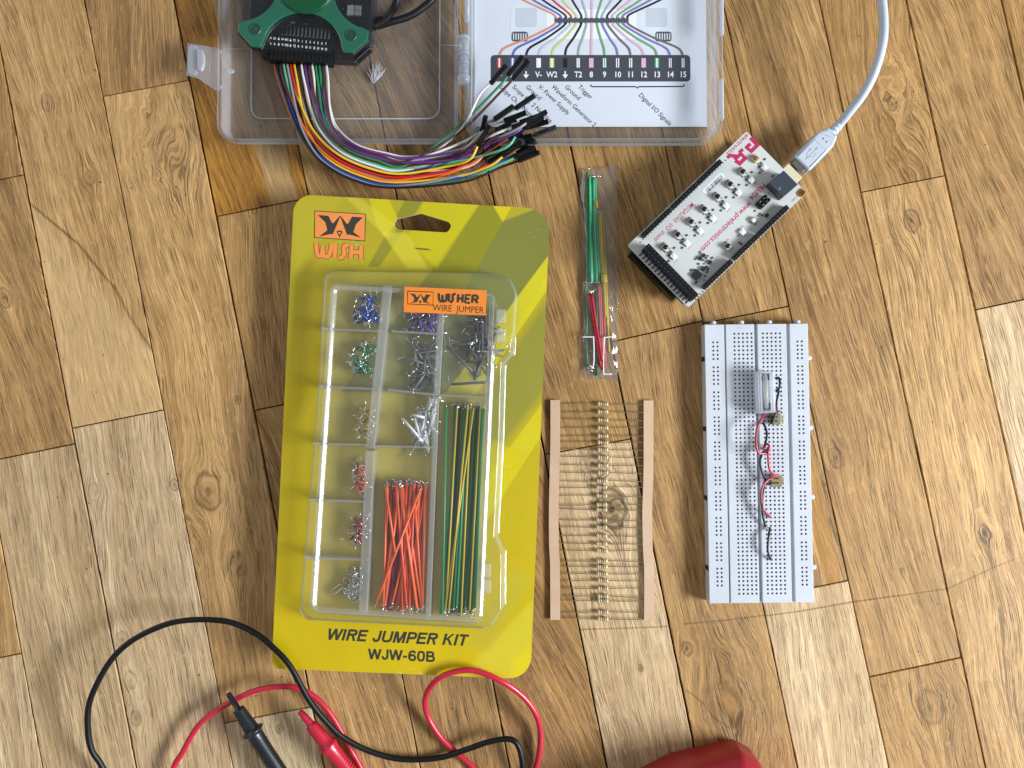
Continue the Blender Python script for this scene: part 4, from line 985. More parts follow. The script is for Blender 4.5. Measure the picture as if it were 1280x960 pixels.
for (x0, y0, x1, y1, lb) in ((*k2(555, 805), *k2(660, 925), 'white wire leaning left out of the white heap'), (*k2(605, 785), *k2(670, 800), 'white wire lying level across the top of the white heap'), (*k2(715, 700), *k2(690, 760), 'short white wire with a long bare end at the top of the white heap')):
    o = jumper('jumper_wire', KW(x0, y0, ZC + 9), KW(x1, y1, ZC + 8.5), .85, jm['white'], 5, drop=(.4, -1, .1)); tag(o, lb, 'jumper wire')

# ------------------------------------------------------------------ clear bag with a few wires
film = clear('bag_film', veil=.05, edge=.3, tint=(1, 1, 1), white=(.95, .96, .97), rough=.11, gl=.62, power=3.6)
FB = Frame(747, 340, 0, 0)
bag = FB.empty('plastic_bag', 'slim crinkled clear plastic bag of green, yellow and red wires', 'plastic bag')
b5 = crop(690, 190, 3.2)
tl, tr, br, bl = [Vector(FB.L2(*b5(*p), 2)) for p in ((112, 68), (262, 45), (264, 915), (112, 905))]
def bagmesh(zsc, top, seed):
    b = MB(); nu, nv = 34, 120; b.smooth = True
    for j in range(nv + 1):
        v = j / nv; l = tl.lerp(bl, v); r_ = tr.lerp(br, v)
        l = l + Vector((noise.noise(Vector((v * 9, 1, seed))) * .9 + 1.2 * math.sin(v * 3.1), 0)) if True else l
        for i in range(nu + 1):
            u = i / nu; p = l.lerp(r_, u)
            if j in (0, nv): p = p + Vector((0, noise.noise(Vector((u * 7, v, 3))) * 1.6))
            env = min(1, u / .14, (1 - u) / .27) * (math.sin(math.pi * min(1, max(0, v * 1.02))) ** .4)
            rg = abs(noise.noise(Vector((u * 3.5 + v * 1.5, v * 9, seed)))) + .35 * abs(noise.noise(Vector((u * 8 - v * 6, v * 20, seed + 5))))
            ends = math.exp(-((v - 1) / .07) ** 2) + math.exp(-(v / .05) ** 2)
            side = math.exp(-((u - .85) / .12) ** 2) + .7 * math.exp(-((u - .06) / .08) ** 2)
            z = (.25 + zsc * env * (.62 + .25 * noise.noise(Vector((u * 2, v * 4, seed)))) + (1.5 * ends + 1.2 * side + .5) * (1 - 1.6 * rg) * (.9 if top else 0) * min(1, env + .3))
            b.v.append((p.x, p.y, max(.15 if top else .05, z if top else .08)))
    for j in range(nv):
        for i in range(nu):
            a = j * (nu + 1) + i; b.face((a, a + nu + 1, a + nu + 2, a + 1))
    return b
bagmesh(5.0, True, 2).build('film_front', film, bag); bagmesh(0, False, 2).build('film_back', film, bag)
b = MB(); b.tube([(tl.x - .0, tl.y, .6), (bl.x, bl.y, .6)], .18, 4); b.tube([(tr.x, tr.y, .6), (br.x, br.y, .6)], .22, 4); b.build('side_seam', film, bag)
def bw(pts, r, m, lb, gp=None, ends=True):
    b = MB(); b.tube(spline([P(*b5(x, y), z) for x, y, z in pts], 5), r, 7); o = b.build('jumper_wire', jm[m]); tag(o, lb, 'jumper wire', gp)
    return o
def leadpart(o, pts):
    b = MB(); b.tube([P(*b5(x, y), z) for x, y, z in pts], .3, 5); b.build('bare_end', tin, o)
G_ = 'green wires in the bag'
gl_ = 'mint green wire in the upper bundle of the clear bag'
for (x0, x1, z) in ((146, 152, 1.6), (152, 162, 2.8), (160, 172, 1.6), (166, 180, 2.8), (172, 190, 2.0), (150, 158, 3.6)):
    o = bw([(x0, 104, z), ((x0 + x1) / 2, 310, z), (x1, 520, z)], .7, 'mint', gl_, G_)
    leadpart(o, [(x0, 106, z), (x0, 100, z), (x0 + 14, 96, z + .3), (x0 + 26, 99, z)]); leadpart(o, [(x1, 518, z), (x1, 524, z), (x1 - 30, 520, z)])
o = bw([(141, 80, 2.5), (141, 300, 2.5), (138, 560, 2.0), (140, 860, 1.2)], .7, 'sgreen', 'darker green wire along the left side of the clear bag')
o = bw([(180, 525, 1.2), (180, 700, 1.4), (182, 895, 1.2)], .9, 'sgreen', 'green wire running to the bottom edge of the clear bag')
for k, (x0, x1, z) in enumerate(((188, 200, 1.4), (196, 208, 2.4), (204, 216, 1.6))):
    o = bw([(x0, 242, z), (x0 + 6, 380, z), (x1, 520, z), (x1 + 6, 620 + k * 40, z)], .85, 'lime', 'olive yellow wire beside the mint green ones in the clear bag', 'yellow wires in the bag')
    if k == 2: leadpart(o, [(x0, 244, z), (x0 - 1, 238, z), (165, 238, z + 1)])
o = bw([(214, 500, 1.2), (222, 640, 1.2), (228, 800, 1.2)], .6, 'lime', 'lowest olive yellow wire near the right side of the clear bag')
o = bw([(176, 195, 3), (180, 226, 3)], 1.1, 'lime', 'tiny yellow wire stub above the yellow wires in the clear bag')
o = bw([(208, 490, 3.2), (210, 522, 3.2)], 2.0, 'syellow', 'short fat yellow sleeve at the middle of the clear bag')
for (x0, x1, z, y1) in ((148, 196, 3.2, 860), (154, 200, 2.2, 872), (158, 202, 3.6, 840)):
    o = bw([(x0, 566, z), ((x0 + x1) / 2 - 2, 700, z), (x1, y1, z)], .85, 'red', 'bright red wire crossing the lower half of the clear bag, ' + {148: 'leftmost of three', 154: 'middle of three', 158: 'rightmost of three'}[x0], 'bright red wires in the bag')
    leadpart(o, [(x0, 568, z), (x0, 560, z), (x0 + 26, 545, z)])
for (x0, x1) in ((192, 204), (204, 214), (186, 196)):
    o = bw([(x0, 530, 2), ((x0 + x1) / 2, 650, 2), (x1, 860, 1.6)], .7, 'salmon', 'dull rose wire right of the bright red ones in the clear bag', 'rose wires in the bag')
for (pts, lb) in ((((118, 740, 4), (160, 740, 4), (166, 748, 4), (166, 850, 3), (150, 856, 3)), 'white staple-shaped wire at the lower left of the clear bag'), (((248, 738, 4), (214, 742, 4), (208, 752, 4), (206, 880, 3), (212, 888, 3), (240, 888, 3)), 'white staple-shaped wire at the lower right of the clear bag')):
    o = bw(pts, .42, 'white', lb); 
for k in range(6):
    x = rs.uniform(125, 210); y = rs.choice((75, 90, 870, 850, 830, 800)) ; dx_ = rs.uniform(15, 38)
    b = MB(); b.tube([P(*b5(x, y), 2), P(*b5(x + dx_, y - rs.uniform(-8, 14)), 3)], .28, 5); b.build('jumper_wire', tin, None, 'loose bare wire end at one end of the clear bag', 'jumper wire', 'bare ends in the bag')

# ------------------------------------------------------------------ taped resistors
r6 = crop(670, 490, 3.2)
FR = Frame(752, 637, 0, 0)
strip = FR.empty('resistor_strip', 'strip of small axial resistors held between two brown paper tapes', 'resistor strip')
tape_m = NT('brown_tape'); tcx = tape_m.n('ShaderNodeTexCoord').outputs['Object']
tape_m.set(tape_m.bsdf.inputs['Base Color'], tape_m.mix(tape_m.noise(tcx, 70, 4.0), lin('C2A082'), lin('DCBFA0'))); tape_m.bsdf.inputs['Roughness'].default_value = .62
tape_m.bump(tape_m.noise(tcx, 900, 2.0), .0001); tape_m = tape_m.mat
def tapemesh(cols, z=1.4):
    pts = spline([Vector((x, y, 0)) for x, y in cols], 6)
    for dz, nm in ((0, 0), (.8, 1)):
        b = MB(); w_ = 19.5
        top = [(FR.L2(*r6(p.x - w_, p.y), 1.5), FR.L2(*r6(p.x + w_, p.y), 1.5)) for p in pts]
        for i, (l, r_) in enumerate(top):
            zz = .9 + dz + .1 * math.sin(i * .35 + cols[0][0]) + (.12 * rnd.random() if dz else 0); 
            b.v += [(l[0], l[1], zz), (r_[0], r_[1], zz), (l[0], l[1], zz + .2), (r_[0], r_[1], zz + .2)]
        n = len(top)
        for i in range(n - 1):
            a = 4 * i; e = a + 4
            b.face((a + 2, e + 2, e + 3, a + 3)); b.face((a, a + 1, e + 1, e)); b.face((a, e, e + 2, a + 2)); b.face((a + 1, a + 3, e + 3, e + 1))
        b.face((0, 2, 3, 1)); a = 4 * (n - 1); b.face((a, a + 1, a + 3, a + 2))
        b.build('paper_tape', tape_m, strip)
tapemesh([(77, 32), (77, 200), (74, 330), (71, 480), (72, 620), (76, 700), (77, 911)]); tapemesh([(450, 34), (450, 200), (449, 330), (445, 480), (447, 620), (452, 720), (452, 913)])
ys = [48, 79, 112, 143, 176, 202, 231, 261, 294, 323, 355, 381, 415, 450, 471, 513, 541, 575, 607, 635, 676, 699, 727, 754, 786, 817, 835, 880, 908]
def res_mat():
    t = NT('resistor_body'); tc = t.n('ShaderNodeTexCoord').outputs['Object']; X = t.n('ShaderNodeSeparateXYZ', i0=tc).outputs[0]
    n_ = [lin('C9B48C'), lin('C9B48C')]
    st_ = [(0, lin('D8C8A4')), (.20, lin('D8C8A4')), (.21, lin('6A4A1C')), (.30, lin('6A4A1C')), (.31, lin('D8C8A4')), (.38, lin('D8C8A4')), (.39, lin('1C1A18')), (.47, lin('1C1A18')), (.48, lin('D8C8A4')), (.54, lin('D8C8A4')), (.55, lin('1C1A18')), (.63, lin('2C1A14')), (.64, lin('E0D4B4')), (.80, lin('E8DCC0')), (.81, lin('A8843C')), (.90, lin('A8843C')), (.91, lin('D8C8A4')), (1, lin('D8C8A4'))]
    f = t.maprange(X, -.0032, .0032, 0, 1)
    c = t.ramp(f, st_); nd = c.node; nd.color_ramp.interpolation = 'CONSTANT'
    t.set(t.bsdf.inputs['Base Color'], c); t.bsdf.inputs['Roughness'].default_value = .3; t.bsdf.inputs['Coat Weight'].default_value = .4
    return t.mat
rm = res_mat()
lead_m = mat('dull_tin_lead', 'B0A282', .38, .8, var=.05)
b = MB(); M_ = Matrix.Rotation(math.pi / 2, 4, 'Y')
b.lathe([(.3, -3.4), (1.0, -3.2), (1.42, -2.6), (1.45, -2.0), (1.15, -1.5), (1.12, 1.5), (1.45, 2.0), (1.42, 2.6), (1.0, 3.2), (.3, 3.4)], M_, 12)
proto_mesh = None
for k, y in enumerate(ys):
    cxp = 267 if y < 340 or y > 740 else 262 + (2 if y < 380 or y > 620 else 0)
    v = FR.L(*r6(cxp, y), 1.6)
    if proto_mesh is None: o = b.build('resistor', rm, strip); proto_mesh = o.data
    else: o = bpy.data.objects.new('resistor', proto_mesh); COL.objects.link(o); o.parent = strip
    o.location = v * .001; o.rotation_euler = (0, 0, R(rnd.uniform(-3, 3) + (180 if False else 0)))
    c_ = math.cos(-o.rotation_euler.z); s_ = math.sin(-o.rotation_euler.z)
    lb_ = MB(); yl = y + (-3 if rnd.random() < .5 else 1) + rnd.uniform(-2, 2); yr = y + rnd.uniform(-1, 5)
    for (xe, ye, sg) in ((80, yl, -1), (450, yr, 1)):
        e = FR.L(*r6(xe, ye), 1.3) - v; e = Vector((e.x * c_ - e.y * s_, e.x * s_ + e.y * c_, -.1))
        m1 = Vector((sg * 5.5, 0, 0)); mid = (m1 + e) / 2 + Vector((0, rnd.uniform(-.3, .3), .1))
        lb_.tube(spline([Vector((sg * 3.0, 0, 0)), m1, mid, e], 4), .27, 5)
    lb_.build('wire_lead', lead_m, o)
# ------------------------------------------------------------------ two-storey circuit board
ZT = 21.0
FA = Frame(896, 275, 0, 43.9, zref=ZT)
ard = FA.empty('circuit_board_stack', 'white shield circuit board with red lettering stacked on a second board', 'circuit board')
c4 = crop(780, 150, 4.0)
def A_(x, y, z=ZT): return FA.L2(*c4(x, y), z)
white_pcb = mat('white_solder_mask', 'CBCFCC', .42, var=.035, vscale=25, coat=.1)
pcbedge = mat('board_edge', 'C9C5AE', .6)
b = MB(); corners = [A_(17, 627), A_(612, 56), A_(913, 362), A_(321, 938)]
sp_ = roundpoly(corners, 1.0, 3)
b.prism(sp_, ZT - 1.5, ZT, .08); shield = b.build('shield_board', white_pcb, ard)
ux0 = min(p[0] for p in corners); ux1 = max(p[0] for p in corners); uy0 = min(p[1] for p in corners); uy1 = max(p[1] for p in corners)
# lower board on little feet, sockets between the storeys
teal = mat('teal_solder_mask', '14575C', .4, var=.1)
b = MB(); b.prism(rect(ux0 + 3.5, uy0 + 2.5, ux1 + 1.0, uy1 - 1.5), 3.2, 4.8, .1); low = b.build('lower_board', teal, ard)
b = MB()
for x in (ux0 + 12, ux1 - 14):
    for y in (uy0 + 4, uy1 - 4): b.lathe([(2.4, 0), (2.2, 3.2)], Matrix.Translation((x, y, 0)), 14)
b.build('foot', black, low)
slot = mat('slot_black', '050506', .8)
def header(pa, pb, wd, name='pin_header', z0=4.8, z1=ZT - 1.6, top=True, cols=1, pitch=2.54, parent=ard):
    "socket strip between two crop points; square holes on the top"
    a, e = Vector(pa), Vector(pb); d = (e - a); ln = d.length; d.normalize(); ang = math.atan2(d.y, d.x)
    M_ = Matrix.Translation((a.x, a.y, 0)) @ Matrix.Rotation(ang, 4, 'Z')
    b = MB(); n = int(round(ln / pitch)); w_ = wd / 2
    b.box(0, -w_, z0, ln, w_, z1, .15, M=M_); o = b.build(name, black, parent)
    b = MB(); b.m = 0
    for i in range(n):
        x = (i + .5) * ln / n
        for c_ in range(cols):
            y = (c_ - (cols - 1) / 2) * pitch
            b.box(x - .45, y - .45, z1 + .004, x + .45, y + .45, z1 + .03, M=M_)
    b.build('hole', slot, o)
    b = MB()
    for i in range(n):
        x = (i + .5) * ln / n
        for c_ in range(cols):
            y = (c_ - (cols - 1) / 2) * pitch; b.box(x - .14, y - .14, z1 + .03, x + .14, y + .14, z1 + .28, M=M_)
    b.build('contact', silver, o)
    return o, M_, ln, n
# between the boards (seen along the lower left edge)
header((ux0 + 1.4, uy0 + 9), (ux0 + 1.4, uy1 - 4), 4.4, 'board_socket', cols=2, z1=13)
b = MB(); b.box(ux0 + 6, uy1 - 4.2, 4.8, ux1 - 18, uy1 - 1.6, ZT - 1.6); b.build('board_socket', black, ard)
b = MB(); b.box(ux0 + 6, uy0 + 1.4, 4.8, ux1 - 14, uy0 + 4.0, ZT - 1.6); b.build('board_socket', black, ard)
# strips on top of the shield
def pinstrip(x0_, y0_, x1_, y1_, side, n=None):
    a, e = Vector(A_(x0_, y0_)), Vector(A_(x1_, y1_)); 
    if side > 0: y = uy1 - 2.4
    else: y = uy0 + 2.3
    return header((min(a.x, e.x), y), (max(a.x, e.x), y), 2.9, 'pin_header', ZT, ZT + 4.2, parent=ard)
pinstrip(475, 212, 365, 318, 1); pinstrip(355, 328, 238, 445, 1); pinstrip(228, 455, 92, 588, 1)
pinstrip(808, 440, 672, 572, -1); pinstrip(662, 582, 545, 698, -1); pinstrip(532, 712, 395, 842, -1)
a, e = Vector(A_(108, 632, ZT + 4)), Vector(A_(352, 892, ZT + 4)); xm = (a.x + e.x) / 2
h_, M_, ln, n_ = header((xm, e.y), (xm, a.y), 5.1, 'double_header', ZT, ZT + 6.0, cols=2)
b = MB()
for i in range(n_):
    x = (i + .5) * ln / n_; b.box(x - .3, 2.5, ZT + .1, x + .3, 4.6, ZT + .45, M=M_); b.box(x - .5, 4.4, ZT + .03, x + .5, 5.2, ZT + .12, M=M_)
b.build('solder_leg', mat('old_solder', '3A3A38', .5, .4), h_)
b = MB()
for i in range(38):
    x = ux0 + 7 + i * (ux1 - ux0 - 24) / 37; b.box(x - .25, uy0 + .0, ZT + .01, x + .25, uy0 + 1.0, ZT + .35)
    if i % 8 == 0: b.box(x - .9, uy0 - .15, ZT - 1.4, x - .6, uy0 + .0, ZT + .01)
b.build('solder_pad', mat('solder_tin', '9EA0A0', .4, .7), shield)
b = MB()
for i in range(36):
    x = ux0 + 7 + i * (ux1 - ux0 - 24) / 35; b.box(x - .3, uy1 - 4.4, ZT + .01, x + .3, uy1 - 3.7, ZT + .2)
b.build('solder_pad', mat('solder_tin', '9EA0A0', .4, .7), shield)
# push buttons and lamps in a row
btn_body = mat('button_body', 'C7C4B8', .4, .2); cap = mat('button_cap', '15151A', .35)
cream = mat('cream_part', 'CDBE8E', .4)
redp = mat('print_crimson', 'B8325A', .55, var=.03); pinkp = mat('print_pink', 'C7909C', .6, var=.03)
dark_smd = mat('smd_black', '1A1B1D', .45); led = mat('led_white', 'EFF1F2', .35, var=.02, coat=.4); ledlens = mat('led_lens', 'FAFAF4', .2, var=.01, coat=.5)
def part_proto(build):
    return build
BT = [(660, 192), (595, 257), (532, 320), (468, 382), (402, 445), (337, 508), (270, 572), (208, 635), (520, 630)]
pb = None
for k, (x, y) in enumerate(BT):
    v = FA.L(*c4(x, y), ZT + 2)
    if k == 0:
        b = MB(); b.prism(roundpoly(rect(-1.9, -1.9, 1.9, 1.9), .4, 2), 0, 1.9, .2); o = b.build('trimmer', mat('trimmer_body', 'C8B98A', .4), ard); o.location = (v.x * .001, v.y * .001, ZT * .001)
        b = MB(); b.lathe([(1.4, 1.9), (1.4, 2.3), (1.0, 2.4), (.01, 2.4)], n=16); b.build('dial', mat('trimmer_dial', '8E7440', .35, .4), o); continue
    if pb is None:
        b = MB(); b.prism(roundpoly(rect(-1.95, -1.8, 1.95, 1.8), .5, 2), 0, 1.7, .2); pb = b.build('push_button', btn_body, ard)
        b = MB(); b.lathe([(1.42, 1.7), (1.42, 2.6), (1.25, 2.8), (.01, 2.82)], n=18); b.build('cap', cap, pb)
        b = MB(); [b.box(sx * 1.6 - .35, sy * 2.2 - .4, 0.02, sx * 1.6 + .35, sy * 2.2 + .4, .45) for sx in (-1, 1) for sy in (-1, 1)]; b.build('leg', silver, pb)
        pb.location = (v.x * .001, v.y * .001, ZT * .001)
    else: dup(pb, ard, (v.x, v.y, ZT))
LD = [(705, 238), (640, 300), (575, 362), (512, 427), (447, 490), (382, 552), (317, 614), (250, 680), (595, 560), (648, 500)]
ld = None
for k, (x, y) in enumerate(LD):
    v = FA.L(*c4(x, y), ZT + 1.5)
    if ld is None:
        b = MB(); b.prism(roundpoly(rect(-1.6, -1.6, 1.6, 1.6), .25, 2), 0, 1.5, .12); ld = b.build('light_chip', led, ard); ld.location = (v.x * .001, v.y * .001, ZT * .001)
        b = MB(); b.lathe([(1.15, 1.502), (1.1, 1.56), (.01, 1.6)], n=16); b.build('lens', ledlens, ld)
        b = MB(); b.box(-1.9, -1.2, .01, -1.6, 1.2, .6); b.box(1.6, -1.2, .01, 1.9, 1.2, .6); b.build('leg', silver, ld)
    else:
        o = dup(ld, ard, (v.x, v.y, ZT))
        if k == 9: o.data = o.data.copy(); o.data.materials[0] = mat('grey_part', '9C9A88', .4)
def smd(x, y, w_, h_, z, m, nm='resistor_chip'):
    v = FA.L(*c4(x, y), ZT); b = MB(); b.box(v.x - w_ / 2, v.y - h_ / 2, ZT, v.x + w_ / 2, v.y + h_ / 2, ZT + z, .06); return b.build(nm, m, ard)
for k in range(8):
    bx, by = BT[k]; lx, ly = LD[k]
    for (dx_, dy_) in ((42, 5), (24, 24), (-28 + 42, 42)): smd(bx + dx_ + 2, by + dy_, 1.3, .75, .5, dark_smd)
    smd(lx - 26, ly + 26, 1.3, .75, .5, dark_smd)
    smd(bx + 12, by + 28, .8, .8, .35, mat('solder_tin', '9EA0A0', .4, .7)); smd(bx + 18, by + 36, .8, .8, .35, mat('solder_tin', '9EA0A0', .4, .7))
    u = FA.L(*c4(bx - 18, by - 14), ZT); text('SW%d' % (k + 1), 1.6, u.x, u.y, ZT + .03, redp, shield, deg=180, bold=.02)
    u = FA.L(*c4(lx + 10, ly + 24), ZT); text('LED%d' % (k + 1), 1.5, u.x, u.y, ZT + .03, pinkp, shield, deg=180, bold=.02)
for (x, y, w_, h_) in ((362, 775, 5.0, 4.6), (395, 745, 2.4, 2.0), (428, 712, 2.0, 1.8), (380, 692, 2.0, 1.6), (398, 678, 1.8, 1.6), (712, 478, 2.0, 1.8)):
    o = smd(x, y, w_, h_, 1.4, dark_smd, 'chip')
    v = FA.L(*c4(x, y), ZT); b = MB(); nl = 4 if w_ > 4 else 2
    for i in range(nl):
        xx = v.x - w_ / 2 + (i + .5) * w_ / nl; b.box(xx - .2, v.y - h_ / 2 - .8, ZT + .01, xx + .2, v.y + h_ / 2 + .8, ZT + .3)
    b.build('leg', silver, o)
rs = random.Random(9)
for (x, y) in ((355, 697), (362, 690), (412, 690), (420, 680), (440, 690), (400, 720), (412, 735), (405, 780), (360, 812), (350, 750), (335, 750), (395, 700), (408, 742), (420, 745), (415, 760), (400, 800), (575, 612), (585, 620), (680, 470), (690, 478), (672, 480), (655, 455), (742, 280), (570, 580), (655, 520), (380, 660), (372, 720)):
    smd(x, y, rs.choice((1.2, .7, 1.6)), rs.choice((.6, .8)), .45, dark_smd)
# big black relay, jumper block, brass corner
bl_ = mat('slate_plastic', '343C47', .45, var=.05, coat=.1)
v = FA.L(*c4(793, 322), ZT + 8); bx = FA.L(*c4(795, 255), ZT + 8); 
qs = [FA.L2(*c4(*p), ZT + 6) for p in ((720, 318), (797, 254), (868, 325), (792, 390))]
b = MB(); b.prism(roundpoly(qs, .3, 2), ZT + .2, ZT + 7, .35); rel = b.build('buzzer_block', bl_, ard)
b = MB(); u = FA.L(*c4(775, 342), ZT + 7); b.lathe([(1.0, ZT + 7.01), (.95, ZT + 7.06), (.01, ZT + 7.06)], Matrix.Translation((u.x, u.y, 0)), 16, cap0=False); b.build('vent', mat('slate_light', '56606C', .5), rel)
v = FA.L(*c4(697, 408), ZT + 3)
b = MB()
for i in (-1, 0, 1):
    for j in (-.5, .5): b.prism(roundpoly(rect(v.x + i * 2.54 - 1.2, v.y + j * 2.54 - 1.2, v.x + i * 2.54 + 1.2, v.y + j * 2.54 + 1.2), .5, 1), ZT, ZT + 3.6, .1)
jb = b.build('pin_block', black, ard)
b = MB()
for i in (-1, 0, 1):
    for j in (-.5, .5): b.box(v.x + i * 2.54 - .3, v.y + j * 2.54 - .3, ZT + 3.61, v.x + i * 2.54 + .3, v.y + j * 2.54 + .3, ZT + 7)
b.build('pin', silver, jb)
gold = mat('gold_pad', 'C9A04A', .3, .85)
qs = [FA.L2(*c4(*p), ZT) for p in ((858, 362), (882, 338), (912, 360), (888, 386), (866, 382))]
b = MB(); b.prism(roundpoly(qs, .8, 2), ZT + .01, ZT + .12); gp = b.build('corner_pad', gold, ard)
u = FA.L(*c4(888, 365), ZT); b = MB(); b.lathe([(1.7, ZT + .13), (1.7, ZT + .25), (1.2, ZT + .25), (1.15, ZT + .14), (.01, ZT + .14)], Matrix.Translation((u.x, u.y, 0)), 16, sm=False); b.m = 0; b.build('screw_hole', mat('brass_dark', '6E5626', .4, .6), gp)
# lettering
def AT(s, size, x, y, m=redp, **kw): u = FA.L(*c4(x, y), ZT); return text(s, size, u.x, u.y, ZT + .03, m, shield, deg=180, **kw)
AT('www.prelectronics.com', 4.7, 510, 534, bold=.018, sx=.86, spacing=1.04)
AT('MEGA2560  I/O  shield', 3.9, 250, 510, spacing=1.0, sx=.86, bold=.006)
AT('PR5824', 4.3, 668, 356, bold=.02, spacing=1.0, sx=.9)
AT('electronics', 3.7, 568, 124, bold=.02, spacing=1.12, sx=.92)
AT('GND', 1.8, 850, 396); AT('RESET', 1.7, 508, 606); AT('Power', 1.8, 580, 540, mat('print_grey', '6A6A70', .5)); AT('BUZZ', 1.7, 715, 376); AT('ON', 1.7, 726, 388)
# PR emblem built from strokes (local mm, reading direction 180 degrees)
lg = FA.L(*c4(600, 158), ZT)
def PRf(x, y): return (lg.x - x * .93, lg.y - y * .93)
b = MB(); zt_ = ZT + .03
for s_, wd in (([(-9.2, -3.6), (-9.2, 4.2)], 2.6), ([(-10.5, 3.0), (-3.6, 3.0)], 2.5), ([(-3.6, 4.2), (-2.9, -1.4)], 2.0), ([(-6.6, -.8), (-2.2, -.8)], 2.2)):
    b.ribbon([PRf(*p) for p in s_], wd * .93, zt_); zt_ += .006
for s_, wd in (([(-.6, -1.6), (2.8, -1.6)], 2.2), ([(2.4, 4.6), (2.4, -.6)], 2.1), ([(1.4, 3.6), (8.0, 3.6)], 2.4), ([(7.2, 4.7), (8.0, .2)], 2.5), ([(2.0, -.4), (8.0, -.4)], 2.2), ([(5.2, -.6), (8.2, -4.4), (10.4, -4.4)], 2.4)):
    b.ribbon([PRf(*p) for p in s_], wd * .93, zt_); zt_ += .006
b.build('emblem', mat('print_magenta', 'B81E58', .5, var=.02), shield)
# bar-code sticker
qs = [FA.L2(*c4(*p), ZT) for p in ((392, 350), (478, 262), (505, 272), (500, 296), (415, 368), (394, 366))]
b = MB(); b.prism(roundpoly(qs, 1.2, 3), ZT + .02, ZT + .08); sk = b.build('barcode_sticker', mat('sticker_white', 'E4E8EC', .5, var=.02), ard)
b = MB(); a = FA.L(*c4(402, 345), ZT); e = FA.L(*c4(480, 270), ZT); n = 34; rs = random.Random(2); x = 0
nn = Vector((e.y - a.y, -(e.x - a.x))).normalized(); dd = Vector((e.x - a.x, e.y - a.y)); ln = dd.length; dd.normalize()
p = Vector((a.x, a.y)) + nn * .6
while x < ln:
    w_ = rs.choice((.16, .28, .45)); q = [p + dd * x, p + dd * (x + w_), p + dd * (x + w_) + nn * 2.7, p + dd * x + nn * 2.7]; b.sheet([(v.x, v.y) for v in q], ZT + .1); x += w_ + rs.choice((.2, .32, .5))
b.build('barcode', mat('print_black', '202226', .5), sk)
u = FA.L(*c4(455, 325), ZT); text('1845087104412', 1.9, u.x, u.y, ZT + .1, mat('print_black', '202226', .5), sk, deg=180, bold=.01)
# USB socket of the lower board
b = MB(); u0 = FA.L(*c4(812, 232), 12); u1 = FA.L(*c4(880, 300), 12)
a = FA.L(*c4(845, 262), 12)
USY = a.y; b.prism(roundpoly(rect(ux1 - 8, a.y - 6.0, ux1 + 7.2, a.y + 6.0), .3, 2), 4.8, 15.5, .3); b.build('usb_socket', mat('ivory_plastic', 'D9CFAE', .4), low)

# ------------------------------------------------------------------ white USB lead
white_pl = mat('white_cable', 'BFC8D4', .4, var=.02, coat=.15)
c8 = crop(985, 0, 4.267)
FU = Frame(*c4(872, 232), 0, 45.5, zref=12)
usb = FU.empty('usb_cable', 'pale grey USB cable curving up from its moulded plug to the top edge', 'cable')
UX = lambda x, y, z=12: FU.L2(*c8(x, y), z)
pl_len = Vector(FU.L2(*c8(262, 690), 14)).length
b = MB(); prof = [(1.0, -6.4), (9.5 * 0 + 19.5, -6.4), (23.5, -4.8), (25.5, -3.7), (25.5, 3.7), (23.5, 4.8), (19.5, 6.4), (1.0, 6.4), (.2, 5.6), (.2, -5.6)]
plL = pl_len - 4
pr = [(x if x < 5 else x / 25.5 * plL, y) for x, y in prof]
b.prism(roundpoly(pr, .8, 3), 7.3, 17.2, 1.6, steps=4); plug = b.build('plug', white_pl, usb)
b = MB(); b.box(-3.2, -4.2, 8.2, .4, 4.2, 15.8, .4); b.build('metal_shell', mat('nickel', 'A8A29A', .3, .95), usb)
b = MB()
for i in range(12):
    for sg in (-1, 1): b.box(1.5 + i * 1.45, sg * 6.4 - .35, 8.6, 2.2 + i * 1.45, sg * 6.4 + .35, 16.0, .15)
b.build('grip_ridge', white_pl, plug)
gm = mat('mould_grey', '98A2B0', .5)
b = MB(); b.ribbon([(1.8, -4.6), (plL * .58, -4.6), (plL * .58, 4.4), (1.8, 4.4)], .28, 17.26)
fx = plL * .1
b.ribbon([(3.5, 0), (12.5, 0)], .35, 17.27); b.ribbon([(4.5, 0), (7, 2.2), (9.6, 2.2)], .3, 17.28); b.ribbon([(6, 0), (8, -2.0), (10.6, -2.0)], .3, 17.29)
b.sheet([(12.5, -.8), (14.2, 0), (12.5, .8)], 17.30); b.sheet(rect(9.4, 1.7, 10.6, 2.8), 17.31); b.build('trident_mark', gm, plug)
b = MB()
for sy in (-1.4, 1.4): b.lathe([(.5, 17.22), (.01, 17.27)], Matrix.Translation((plL * .72, sy * 1.0, 0)), 10)
b.build('dimple', mat('dimple_dark', '222428', .5), plug)
def inv(f, p): v = Vector(p) - f.o; c, d = math.cos(-f.a), math.sin(-f.a); return Vector((v.x * c - v.y * d, v.x * d + v.y * c, v.z))
b = MB(); Mx = Matrix.Translation((plL - .5, 0, 12.2)) @ Matrix.Rotation(math.pi / 2, 4, 'Y')
b.lathe([(3.3, 0), (3.3, 1.6), (2.5, 1.8), (2.5, 2.6), (3.2, 2.8), (3.2, 4.4), (2.5, 4.6), (2.5, 5.3), (3.0, 5.5), (2.9, 7.2), (2.55, 7.5)], Mx, 18); b.build('strain_relief', white_pl, plug)
b = MB(); pts = [P(*c8(x, y), z) for x, y, z in ((292, 650, 14), (325, 600, 18), (395, 510, 24), (450, 410, 29), (488, 300, 32), (508, 200, 34), (510, 110, 35), (505, 40, 35), (496, -20, 34), (470, -150, 28), (400, -300, 16), (300, -420, 4))]
